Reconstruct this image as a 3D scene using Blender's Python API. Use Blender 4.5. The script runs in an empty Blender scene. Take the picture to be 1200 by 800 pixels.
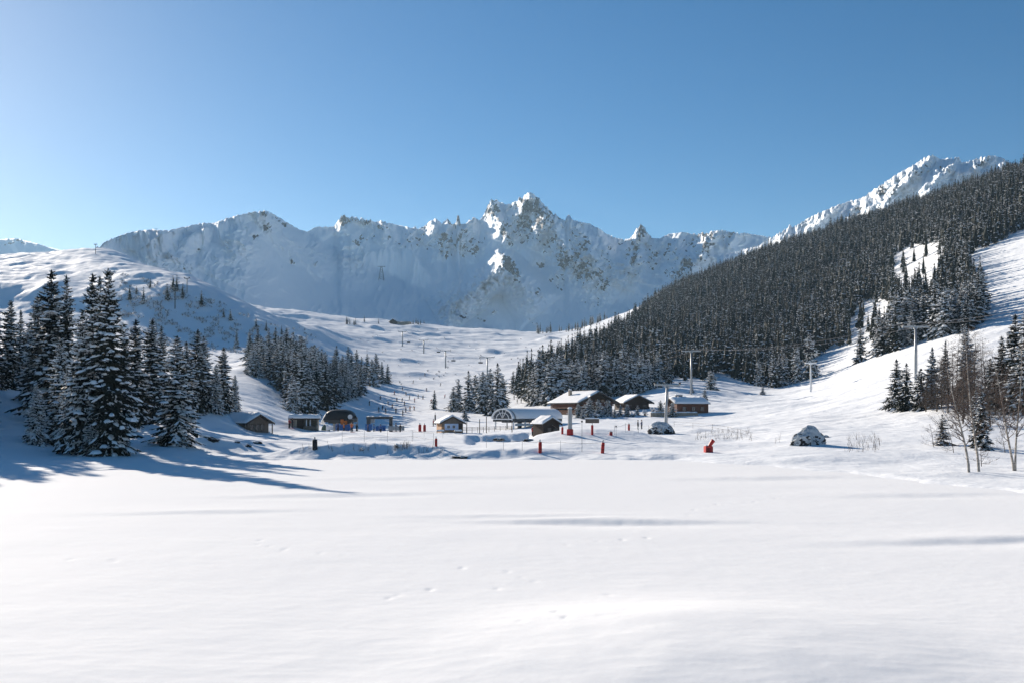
NEAR_TREES = 110
SUN_STR = 4.7; SKY_STR = 0.049; EXPO = 0.92; SKY_AIR = 1.0; SKY_DUST = .75; SKY_OZ = 2.0; HAZE = 0.000037; HAZE_G = .35; SKY_SAT = 1.4
import bpy, bmesh, math, random
import numpy as np
from mathutils import Vector, Matrix

R = math.radians
rng = np.random.default_rng(7)
random.seed(7)
SC = bpy.context.scene
COL = SC.collection
F = 35.0 / 36.0 * 1200.0          # focal length in photograph pixels
EYE = 5.0                         # camera height above the frozen lake
HOR = 485.0                       # eye level in the photograph
SUN_AZ, SUN_EL = R(-36.5), R(20.0)

# ------------------------------------------------------------------ helpers
def tag(o, label=None, cat=None, group=None, kind=None):
    if label: o['label'] = label
    if cat: o['category'] = cat
    if group: o['group'] = group
    if kind: o['kind'] = kind
    return o

def link(name, me, parent=None):
    o = bpy.data.objects.new(name, me)
    COL.objects.link(o)
    if parent is not None: o.parent = parent
    return o

def empty(name, loc, rz=0.0, **kw):
    o = bpy.data.objects.new(name, None)
    COL.objects.link(o)
    o.location = loc
    o.rotation_euler = (0, 0, rz)
    o.empty_display_size = 0.3
    return tag(o, **kw)

def np_mesh(name, V, Q, mats, midx=None, smooth=True):
    """fast mesh from numpy vertex and quad/tri arrays (tri = last index -1)"""
    V = np.asarray(V, dtype=np.float32)
    Q = np.asarray(Q, dtype=np.int32)
    me = bpy.data.meshes.new(name)
    if Q.shape[1] == 4:
        tri = Q[:, 3] < 0
    else:
        tri = np.ones(len(Q), bool)
    cnt = np.where(tri, 3, 4).astype(np.int32)
    start = np.concatenate([[0], np.cumsum(cnt)[:-1]]).astype(np.int32)
    if Q.shape[1] == 4:
        flat = Q.reshape(-1)
        flat = flat[flat >= 0]
    else:
        flat = Q.reshape(-1)
    me.vertices.add(len(V)); me.vertices.foreach_set('co', V.reshape(-1))
    me.loops.add(len(flat)); me.loops.foreach_set('vertex_index', flat.astype(np.int32))
    me.polygons.add(len(Q)); me.polygons.foreach_set('loop_start', start)
    me.polygons.foreach_set('loop_total', cnt)
    if midx is not None: me.polygons.foreach_set('material_index', np.asarray(midx, np.int32))
    me.polygons.foreach_set('use_smooth', np.full(len(Q), bool(smooth)))
    for m in mats: me.materials.append(m)
    me.update(calc_edges=True)
    return me

# ------------------------------------------------------------------ noise
_perm = np.random.default_rng(11).permutation(256)
_perm = np.concatenate([_perm, _perm])
_ga = np.random.default_rng(12).uniform(0, 2 * np.pi, 256)
_gx, _gy = np.cos(_ga), np.sin(_ga)
def perlin(x, y):
    xi = np.floor(x).astype(int); yi = np.floor(y).astype(int)
    xf = x - xi; yf = y - yi
    xi &= 255; yi &= 255
    u = xf * xf * xf * (xf * (xf * 6 - 15) + 10); v = yf * yf * yf * (yf * (yf * 6 - 15) + 10)
    def g(a, b, dx, dy):
        h = _perm[_perm[(xi + a) & 255] + ((yi + b) & 255)]
        return _gx[h] * dx + _gy[h] * dy
    n00 = g(0, 0, xf, yf); n10 = g(1, 0, xf - 1, yf); n01 = g(0, 1, xf, yf - 1); n11 = g(1, 1, xf - 1, yf - 1)
    a = n00 + u * (n10 - n00); b = n01 + u * (n11 - n01)
    return (a + v * (b - a)) * 1.5
def fbm(x, y, o=4, gain=0.5):
    s = 0; a = 1.0; f = 1.0
    for i in range(o):
        s = s + a * perlin(x * f + 17.3 * i, y * f - 9.1 * i); a *= gain; f *= 2.03
    return s
def ridged(x, y, o=5, gain=0.55):
    s = 0; a = 1.0; f = 1.0; w = 1.0
    for i in range(o):
        n = 1 - np.abs(perlin(x * f + 5.7 * i, y * f + 3.3 * i)); n = n * n * w
        s = s + n * a; w = np.clip(n * 1.6, 0, 1); a *= gain; f *= 2.05
    return s
def sstep(a, b, x):
    t = np.clip((x - a) / (b - a), 0, 1); return t * t * (3 - 2 * t)

# ------------------------------------------------------------------ the valley as a height field
# survey of the valley: for a direction (photo column) the elevation at several distances
PROF = {
 -260: [(60,560),(85,520),(110,480),(170,430),(300,390),(450,360),(540,335),(600,322),(800,310),(1150,300),(1700,330)],
 -100: [(70,560),(100,530),(125,490),(155,450),(300,410),(440,378),(530,345),(570,328),(800,314),(1150,302),(1700,325)],
 0:   [(78,556),(100,533),(115,515),(150,457),(170,448),(300,415),(440,380),(520,357),(562,331),(640,321),(850,308),(1120,300),(1400,306),(1900,330)],
 60:  [(84,552),(110,530),(122,515),(150,478),(180,455),(300,425),(430,395),(500,372),(560,333),(640,320),(850,306),(1120,297),(1400,303),(1900,330)],
 130: [(92,548),(110,531),(125,520),(160,488),(200,470),(300,435),(430,402),(475,386),(550,332),(620,318),(760,306),(1000,295),(1300,303),(1900,330)],
 200: [(104,541),(118,521),(135,512),(160,492),(190,476),(300,442),(420,410),(470,392),(560,327),(620,321),(800,322),(1000,330),(1700,360)],
 250: [(108,539),(118,531),(135,514),(172,506),(195,482),(260,462),(360,432),(470,402),(560,343),(620,338),(800,348),(1700,380)],
 300: [(111,537),(122,531),(140,518),(165,509),(195,506),(215,485),(290,455),(350,430),(460,405),(575,367),(640,362),(800,372),(1700,395)],
 340: [(111,537),(124,530),(140,520),(200,507),(240,497),(300,470),(400,432),(500,402),(600,385),(720,376),(900,382),(1700,400)],
 370: [(111,537),(122,530),(134,523),(200,507),(250,500),(300,482),(400,443),(600,402),(800,382),(1100,369),(1300,369),(1700,400)],
 400: [(111,537),(122,531),(134,522),(160,515),(205,506),(260,501),(300,491),(390,468),(500,440),(700,410),(950,385),(1250,373),(1700,400)],
 460: [(111,537),(122,531),(134,522),(160,515),(210,507),(260,502),(330,487),(450,465),(700,420),(950,393),(1250,377),(1700,405)],
 530: [(111,537),(122,531),(134,523),(160,516),(210,508),(260,501),(330,488),(450,465),(700,424),(950,400),(1250,384),(1700,405)],
 600: [(111,537),(125,527),(140,521),(165,516),(210,507),(260,500),(330,488),(450,464),(700,424),(1000,398),(1250,388),(1700,408)],
 660: [(111,536),(122,529),(145,514),(165,511),(200,506),(230,502),(280,488),(340,478),(450,452),(700,418),(1000,398),(1300,390),(1800,410)],
 720: [(110,536),(120,530),(150,515),(175,511),(210,504),(240,498),(280,487),(340,473),(450,440),(700,404),(950,384),(1300,372),(1900,400)],
 790: [(106,539),(118,530),(150,516),(170,511),(205,503),(235,497),(280,485),(340,460),(430,440),(600,406),(850,374),(1250,344),(1900,380)],
 850: [(100,543),(116,530),(140,521),(170,510),(210,499),(260,488),(330,464),(400,446),(550,410),(800,362),(1230,320),(1900,370)],
 900: [(96,546),(112,531),(140,515),(170,506),(210,495),(270,480),(340,462),(400,450),(550,405),(750,360),(1200,300),(1900,360)],
 950: [(88,551),(105,535),(125,519),(160,503),(200,491),(280,470),(350,452),(410,438),(550,398),(750,348),(1150,284),(1900,350)],
 1000:[(83,555),(100,540),(125,519),(160,501),(200,487),(270,460),(330,440),(390,424),(540,385),(740,330),(1080,268),(1900,340)],
 1050:[(76,561),(95,543),(125,518),(155,500),(200,479),(260,449),(310,425),(350,412),(500,367),(720,308),(1000,255),(1900,320)],
 1100:[(71,567),(90,546),(120,520),(150,498),(190,474),(240,444),(290,418),(340,397),(470,350),(660,290),(940,240),(1800,310)],
 1150:[(67,572),(87,548),(115,522),(140,502),(180,474),(230,438),(280,408),(330,384),(450,335),(620,275),(880,224),(1800,300)],
 1200:[(63,578),(84,551),(112,526),(140,502),(175,474),(225,436),(275,402),(330,372),(450,318),(590,266),(840,209),(1700,290)],
 1320:[(58,585),(80,550),(110,515),(140,480),(180,440),(230,395),(280,360),(340,325),(460,265),(600,215),(820,165),(1700,260)],
 1480:[(55,590),(80,540),(110,490),(140,450),(180,405),(230,355),(280,315),(340,275),(460,215),(600,165),(820,120),(1700,240)],
}
_C = np.array([(px, Y, py) for px, L in PROF.items() for (Y, py) in L], float)
def _ab(px, Y):
    return np.stack([np.asarray(px, float) / 170.0, np.log(np.asarray(Y, float)) * 2.6], -1)
_P = _ab(_C[:, 0], _C[:, 1])
def _U(r2): return 0.5 * r2 * np.log(np.maximum(r2, 1e-12))
_n = len(_P)
_K = _U(((_P[:, None] - _P[None]) ** 2).sum(-1)) + np.eye(_n) * 0.006
_A = np.zeros((_n + 3, _n + 3)); _A[:_n, :_n] = _K; _A[:_n, _n] = 1; _A[:_n, _n + 1:] = _P; _A[_n, :_n] = 1; _A[_n + 1:, :_n] = _P.T
_W = np.linalg.solve(_A, np.concatenate([_C[:, 2], [0, 0, 0]]))
def tps(px, Y):
    q = _ab(px, Y).reshape(-1, 2); out = np.empty(len(q))
    for i in range(0, len(q), 20000):
        s = q[i:i + 20000]
        r2 = ((s[:, None] - _P[None]) ** 2).sum(-1)
        out[i:i + 20000] = _U(r2) @ _W[:_n] + _W[_n] + s @ _W[_n + 1:]
    return out.reshape(np.shape(px))
_SX = np.array([-300,-100,0,60,130,200,250,300,560,660,720,790,850,900,950,1000,1050,1100,1150,1200,1330,1500], float)
_SY = np.array([52,64,76,82,90,102,107,110,110,110,109,105,98,93,86,81,74,69,65,61,55,52], float)
def shoreY(px): return np.interp(px, _SX, _SY)

BUMPS = []                                  # (x, y, radius_x, radius_y, height) mounds and banks of snow
def wpt(px, py, Y): return ((px - 600) / F * Y, Y, EYE + (HOR - py) / F * Y)
def bump(px, Y, rx, ry, h): BUMPS.append(((px - 600) / F * Y, Y, rx, ry, h))
# ploughed snow banks along the far shore, drifts and dips between the huts
for k, (px, Y, rx, ry, h) in enumerate([
    (356,117,5,2.2,.55),(392,118,5,2.2,.6),(432,118,5,2.2,.6),(470,119,6,2.8,.7),(505,120,4,2.8,.55),
    (395,168,8,5,.9),(440,160,7,4,.6),(545,150,6,4,.5),
    (700,128,11,5,.5),(680,142,11,8,1.35),(740,146,8,7,.9),(812,146,7,7,-.5),(850,130,6,4,.5),
    (270,128,5,3,.8),(300,134,4,2.5,.6),(240,126,4,2,.5),(325,140,5,3,.5),
    (1030,105,9,4,.5),(960,100,8,3,.4),(900,106,6,3,.35),(1110,80,6,2.5,.25),
    (640,118,8,2.5,.45),(590,117,6,2,.4),(760,112,8,2.2,.35)]):
    bump(px, Y, rx, ry, h)

_mr = random.Random(31)
for _k in range(46):                          # humps and hollows of the upper piste
    _px = _mr.uniform(385, 650); _Y = _mr.uniform(460, 1150); bump(_px, _Y, _mr.uniform(6, 16), _mr.uniform(5, 12), _mr.uniform(.7, 2.6) * (_Y / 800))
for _k in range(26):                          # humps on the slope between the left bank and the knoll
    _px = _mr.uniform(205, 345); _Y = _mr.uniform(205, 430); bump(_px, _Y, _mr.uniform(3, 8), _mr.uniform(2.5, 6), _mr.uniform(.4, 1.6))
for _k in range(22):
    _px = _mr.uniform(780, 1000); _Y = _mr.uniform(180, 420); bump(_px, _Y, _mr.uniform(3, 9), _mr.uniform(2.5, 5), _mr.uniform(.15, .7))
def gz(X, Y):
    """ground height (numpy arrays) in world metres"""
    X = np.asarray(X, float); Y = np.asarray(Y, float)
    Yc = np.maximum(Y, 30.0)
    px = np.clip(600 + F * X / Yc, -420, 1640)
    z = EYE + (HOR - tps(px, Yc)) / F * Yc
    for (bx, by, rx, ry, h) in BUMPS:
        z = z + h * np.exp(-((X - bx) / rx) ** 2 - ((Y - by) / ry) ** 2)
    d = Yc
    w = sstep(105, 170, d)
    z = z + (0.07 + 0.05 * w) * fbm(X / 5.0, Y / 5.0, 3)
    z = z + w * 0.24 * fbm(X / 22.0 + 3, Y / 22.0, 4) * np.where(px > 300, 1, .6)
    far = sstep(330, 800, d)
    z = z + far * (1.0 + 1.8 * sstep(600, 1100, d)) * (.85 * fbm(X / 70.0, Y / 60.0 + 7, 5, .52) + .10 * ridged(X / 18.0, Y / 30.0, 3)) + sstep(250, 400, d) * .07 * fbm((X + .12 * Y) / 4.5 + fbm(X / 30, Y / 80, 2), Y / 60.0, 3)
    hill = sstep(420, 560, d) * (1 - sstep(330, 400, px))
    z = z + hill * (2.2 * fbm(X / 38.0, Y / 60.0, 4) + 0.45 * fbm(X / 11.0, Y / 14.0, 3))
    # groomed and skied right-hand slope: long shallow troughs along the traverse
    rs = sstep(830, 930, px) * sstep(130, 200, d)
    u = X * 0.42 - Y * 0.91; v = X * 0.91 + Y * 0.42
    z = z + rs * 0.09 * fbm(u / 3.2, v / 40.0, 3) + rs * 0.18 * fbm(u / 12.0, v / 60., 2)
    hm = (1 - sstep(203, 206.5, Y + 1.2 * fbm(X / 4.0, Y / 9.0, 2))) * sstep(136, 150, Y) * sstep(543, 558, px) * (1 - sstep(612, 630, px))
    z = z * (1 - hm) + hm * (-.62 + .12 * fbm(X / 5.0, Y / 5.0, 2))
    s = shoreY(px)
    z = z + .10 * np.exp(-((Y - s * 1.075) / (.055 * s)) ** 2) * ridged(X / 2.2, Y / 2.2, 3) * sstep(300, 340, px) * (1 - .85 * sstep(560, 660, px))
    t = (Y - s) / np.maximum(.06 * s, 1.0)
    k = sstep(-1.0, 1.0, t + 0.35 * fbm(X / 4.0, Y / 4.0, 2))
    return -0.9 * (1 - k) + np.maximum(z, np.where(Y > s + 35, -.8, .12)) * k

def ground(X, Y): return float(gz(np.array([X]), np.array([Y]))[0])
_yy = np.geomspace(58, 1900, 700)
_tx = np.arange(-220, 1301, 2.0)
_TX, _TY = np.meshgrid(_tx, _yy)
_TPY = HOR - (gz((_TX - 600) / F * _TY, _TY) - EYE) * F / _TY
def at(px, py, ymin=0.0):
    """world point where the ground shows at the photo position (px,py)"""
    k = min(max((px - _tx[0]) / 2.0, 0), len(_tx) - 1.001); i0 = int(k); f = k - i0
    col = _TPY[:, i0] * (1 - f) + _TPY[:, i0 + 1] * f
    ok = _yy > max(ymin, float(shoreY(px)) + 1.0)
    Ys_, col = _yy[ok], col[ok]
    i = int(np.argmax(col <= py))
    if col[i] > py: i = int(np.argmin(col)); Y = float(Ys_[i])
    elif i == 0: Y = float(Ys_[0])
    else:
        g = (col[i - 1] - py) / max(col[i - 1] - col[i], 1e-6); Y = float(Ys_[i - 1] + (Ys_[i] - Ys_[i - 1]) * g)
    X = (px - 600) / F * Y
    return X, Y, ground(X, Y)

# ------------------------------------------------------------------ materials
def new_mat(name):
    m = bpy.data.materials.new(name); m.use_nodes = True
    nt = m.node_tree; nt.nodes.clear()
    o = nt.nodes.new('ShaderNodeOutputMaterial'); b = nt.nodes.new('ShaderNodeBsdfPrincipled')
    nt.links.new(b.outputs[0], o.inputs[0])
    return m, nt, b
def mat(name, col, rough=0.7, metal=0.0, noise=0.0, nscale=8.0, bump=0.0, stretch=None, spec=0.3):
    m, nt, b = new_mat(name)
    b.inputs['Roughness'].default_value = rough; b.inputs['Metallic'].default_value = metal
    b.inputs['Specular IOR Level'].default_value = spec
    tc = nt.nodes.new('ShaderNodeTexCoord'); mp = nt.nodes.new('ShaderNodeMapping')
    nt.links.new(tc.outputs['Object'], mp.inputs[0])
    if stretch: mp.inputs['Scale'].default_value = stretch
    nz = nt.nodes.new('ShaderNodeTexNoise'); nz.inputs['Scale'].default_value = nscale; nz.inputs['Detail'].default_value = 5
    nt.links.new(mp.outputs[0], nz.inputs['Vector'])
    rp = nt.nodes.new('ShaderNodeValToRGB')
    c = np.array(col)
    rp.color_ramp.elements[0].position = .3; rp.color_ramp.elements[1].position = .72
    rp.color_ramp.elements[0].color = (*(c * (1 - noise)), 1); rp.color_ramp.elements[1].color = (*np.minimum(c * (1 + noise), 1), 1)
    nt.links.new(nz.outputs['Fac'], rp.inputs[0]); nt.links.new(rp.outputs[0], b.inputs['Base Color'])
    if bump:
        bp = nt.nodes.new('ShaderNodeBump'); bp.inputs['Strength'].default_value = bump; bp.inputs['Distance'].default_value = .02
        nt.links.new(nz.outputs['Fac'], bp.inputs['Height']); nt.links.new(bp.outputs[0], b.inputs['Normal'])
    return m

def snow_mat(name, col=(.895, .905, .912), scale=.6, bstr=.35, bdist=.12, rough=.68, coarse=0.0):
    m, nt, b = new_mat(name)
    b.inputs['Base Color'].default_value = (*col, 1); b.inputs['Roughness'].default_value = rough
    b.inputs['Specular IOR Level'].default_value = .03
    g = nt.nodes.new('ShaderNodeNewGeometry')
    n1 = nt.nodes.new('ShaderNodeTexNoise'); n1.inputs['Scale'].default_value = scale; n1.inputs['Detail'].default_value = 7; n1.inputs['Roughness'].default_value = .6
    nt.links.new(g.outputs['Position'], n1.inputs['Vector'])
    bp = nt.nodes.new('ShaderNodeBump'); bp.inputs['Strength'].default_value = bstr; bp.inputs['Distance'].default_value = bdist
    nt.links.new(n1.outputs['Fac'], bp.inputs['Height']); nt.links.new(bp.outputs[0], b.inputs['Normal'])
    if coarse:
        n2 = nt.nodes.new('ShaderNodeTexNoise'); n2.inputs['Scale'].default_value = .11; n2.inputs['Detail'].default_value = 6; n2.inputs['Roughness'].default_value = .65
        nt.links.new(g.outputs['Position'], n2.inputs['Vector'])
        b2 = nt.nodes.new('ShaderNodeBump'); b2.inputs['Strength'].default_value = coarse; b2.inputs['Distance'].default_value = 1.0
        nt.links.new(n2.outputs['Fac'], b2.inputs['Height']); nt.links.new(b2.outputs[0], bp.inputs['Normal'])
    return m

def rock_snow_mat(name, scale, bias=0.0, fray=3.0):
    """snow with rock showing where the 'rock' attribute and broken-up noise say so"""
    m, nt, b = new_mat(name)
    N = nt.nodes.new; Lk = nt.links.new
    g = N('ShaderNodeNewGeometry')
    at_ = N('ShaderNodeAttribute'); at_.attribute_name = 'rock'
    n1 = N('ShaderNodeTexNoise'); n1.inputs['Scale'].default_value = scale; n1.inputs['Detail'].default_value = 9; n1.inputs['Roughness'].default_value = .74
    mp = N('ShaderNodeMapping'); mp.inputs['Scale'].default_value = (1.0, 1.0, .55)
    Lk(g.outputs['Position'], mp.inputs[0]); Lk(mp.outputs[0], n1.inputs['Vector'])
    a = N('ShaderNodeMath'); a.operation = 'MULTIPLY_ADD'; a.inputs[1].default_value = 1.0; a.inputs[2].default_value = bias
    Lk(at_.outputs['Fac'], a.inputs[0])
    s = N('ShaderNodeMath'); s.operation = 'ADD'; Lk(a.outputs[0], s.inputs[0])
    k = N('ShaderNodeMath'); k.operation = 'MULTIPLY_ADD'; k.inputs[1].default_value = fray; k.inputs[2].default_value = -.5 * fray
    Lk(n1.outputs['Fac'], k.inputs[0]); Lk(k.outputs[0], s.inputs[1])
    rp = N('ShaderNodeValToRGB'); rp.color_ramp.elements[0].position = .56; rp.color_ramp.elements[1].position = .66
    Lk(s.outputs[0], rp.inputs[0])
    n2 = N('ShaderNodeTexNoise'); n2.inputs['Scale'].default_value = scale * 5; n2.inputs['Detail'].default_value = 6
    Lk(g.outputs['Position'], n2.inputs['Vector'])
    rc = N('ShaderNodeValToRGB'); rc.color_ramp.elements[0].color = (.022, .023, .027, 1); rc.color_ramp.elements[1].color = (.085, .082, .085, 1)
    rc.color_ramp.elements[0].position = .35; rc.color_ramp.elements[1].position = .7
    Lk(n2.outputs['Fac'], rc.inputs[0])
    mx = N('ShaderNodeMix'); mx.data_type = 'RGBA'
    Lk(rp.outputs[0], mx.inputs['Factor']); mx.inputs['A'].default_value = (.84, .895, .94, 1); Lk(rc.outputs[0], mx.inputs['B'])
    Lk(mx.outputs['Result'], b.inputs['Base Color'])
    b.inputs['Roughness'].default_value = .75; b.inputs['Specular IOR Level'].default_value = .2
    bp = N('ShaderNodeBump'); bp.inputs['Strength'].default_value = .5; bp.inputs['Distance'].default_value = 3.0
    Lk(n1.outputs['Fac'], bp.inputs['Height']); Lk(bp.outputs[0], b.inputs['Normal'])
    bp.inputs['Strength'].default_value = .7 if fray < 2 else .5
    return m

M_LAKE = snow_mat('lake_snow', scale=7.0, bstr=.22, bdist=.012, coarse=.05)
for n_ in M_LAKE.node_tree.nodes:
    if n_.type == 'BSDF_PRINCIPLED': n_.inputs['Specular IOR Level'].default_value = .012; n_.inputs['Roughness'].default_value = .8
M_SNOW = snow_mat('ground_snow', col=(.875, .90, .925), scale=.55, bstr=.35, bdist=.15, coarse=.45)
M_ROOFSNOW = snow_mat('roof_snow', scale=1.5, bstr=.3, bdist=.08)
M_TREESNOW = snow_mat('branch_snow', col=(.87, .88, .89), scale=3.0, bstr=.5, bdist=.06)
M_MOUNT = rock_snow_mat('mountain_rock_snow', .09, .08, 1.0)
M_BOULDER = rock_snow_mat('boulder_rock_snow', 1.6, .05, 1.2)

# ------------------------------------------------------------------ frozen lake
def grid_faces(nr, nc):
    i = np.arange(nr * nc).reshape(nr, nc)
    return np.stack([i[:-1, :-1], i[:-1, 1:], i[1:, 1:], i[1:, :-1]], -1).reshape(-1, 4)

TRACKS = [   # little animal tracks across the lake: polyline of photo positions
    [(250,628),(300,632),(350,645),(400,652),(440,660)], [(95,655),(150,657),(200,660)], [(600,694),(660,688),(700,700),(740,712)],
    [(705,722),(640,734),(600,738)], [(740,612),(790,606),(850,590),(930,580)], [(560,664),(600,675),(640,684)], [(440,700),(520,690),(600,690)],
    [(640,640),(700,636),(760,628)],
]
def build_lake():
    pxs = np.concatenate([np.arange(-1000, -120, 16), np.arange(-120, 1321, 1.6), np.arange(1322, 2201, 16)])
    pys = np.concatenate([np.arange(538, 560, .55), np.arange(560, 640, .8), np.arange(640, 830, 1.1), np.geomspace(830, 3000, 60)])
    Y = EYE * F / (pys - HOR)
    Yg = np.repeat(Y[:, None], len(pxs), 1)
    PX = np.repeat(pxs[None], len(Y), 0)
    # far edge follows a curve beyond the shore so the bank covers it
    sh = shoreY(PX) + 7
    Yg = np.minimum(Yg, sh)
    # keep the rows apart where they were clipped
    X = (PX - 600) / F * Yg
    z = 0.020 * fbm(X / 12.0, Yg / 9.0, 3) + 0.005 * fbm(X / 2.6, Yg / 1.6 + 4, 3)
    z += 0.0035 * ridged(X / 1.2, Yg / 0.6, 3)
    # wind drifts lying across the lake
    def drift(px, py, rx, ry, h, sk=.2):
        Yc = EYE * F / (py - HOR); Xc = (px - 600) / F * Yc
        dx = (X - Xc) / rx; dy = (Yg - Yc - sk * (X - Xc)) / ry
        dy = dy + .25 * fbm(X / 3.0, Yg / 3.0, 3)
        # a lip whose near side falls away from the sun
        return h * np.exp(-dx ** 2) * (np.tanh(dy * 2.0) * np.exp(-np.maximum(dy, 0) ** 2 * .25) * np.exp(-np.minimum(dy, 0) ** 2 * .5))
    z += drift(700, 611, 5.5, 1.3, .16, -.05) + drift(610, 605, 5, 1.2, .07, .05) + drift(1150, 633, 5, 1.1, .10) + drift(400, 580, 6, 1.5, .09)
    z += drift(900, 560, 7, 2.5, .10) + drift(250, 600, 5, 1.3, .06) + drift(500, 560, 8, 2.5, .07) + drift(1080, 580, 6, 2, .08)
    # a swell of deeper snow in the foreground
    mx, my = X - 4.2, Yg - 21.5
    z += .42 * np.exp(-(np.sqrt((mx / 4.6) ** 2 + (my / 4.4) ** 2) ** 2.6)) * (1 + .05 * fbm(X / 2.5, Yg / 2.5, 2)) + .08 * np.exp(-((X - 9) / 5.0) ** 2 - ((Yg - 17) / 4) ** 2)
    z += .018 * fbm(X / 3.5 + 2, Yg / 3.0, 3) * np.exp(-((Yg - 19) / 6.0) ** 2)
    for tr in TRACKS:
        P = [((a - 600) / F * EYE * F / (b - HOR), EYE * F / (b - HOR)) for a, b in tr]
        L = 0
        for (x0, y0), (x1, y1) in zip(P[:-1], P[1:]):
            d = math.hypot(x1 - x0, y1 - y0); n = max(2, int(d / .75))
            for i in range(n):
                f = (i + random.uniform(-.2, .2)) / n
                cx = x0 + (x1 - x0) * f + random.uniform(-.2, .2) + .5 * math.sin(f * 5 + x0); cy = y0 + (y1 - y0) * f + random.uniform(-.2, .2)
                if random.random() < .3 + .35 * math.sin(cx * .9) : continue
                sel = (np.abs(X - cx) < .5) & (np.abs(Yg - cy) < .8)
                if sel.any():
                    z[sel] -= random.uniform(.008, .034) * np.exp(-((X[sel] - cx) / .11) ** 2 - ((Yg[sel] - cy) / .22) ** 2)
    V = np.stack([X, Yg, z], -1).reshape(-1, 3)
    Q = grid_faces(len(Y), len(pxs))[:, ::-1]
    o = link('frozen_lake', np_mesh('frozen_lake', V, Q, [M_LAKE]))
    tag(o, kind='structure')
build_lake()

def build_ground():
    pxs = np.concatenate([np.arange(-420, -60, 8), np.arange(-60, 1261, 2.2), np.arange(1262, 1640, 8)])
    ys = np.concatenate([np.geomspace(50, 100, 110), np.geomspace(100.4, 190, 260), np.geomspace(191, 420, 190), np.geomspace(422, 1300, 220), np.geomspace(1310, 2300, 40)])
    Yg = np.repeat(ys[:, None], len(pxs), 1); X = (pxs[None] - 600) / F * Yg
    z = gz(X, Yg)
    V = np.stack([X, Yg, z], -1).reshape(-1, 3)
    o = link('snowy_valley', np_mesh('snowy_valley', V, grid_faces(len(ys), len(pxs)), [M_SNOW]))
    tag(o, kind='structure')
    # the plain behind and around the camera
    q = np.array([(-9000, -3000, -1.6), (9000, -3000, -1.6), (9000, 9000, -1.6), (-9000, 9000, -1.6)])
    tag(link('snow_plain', np_mesh('snow_plain', q, np.array([[0, 1, 2, 3]]), [M_SNOW])), kind='structure')
build_ground()

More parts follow.
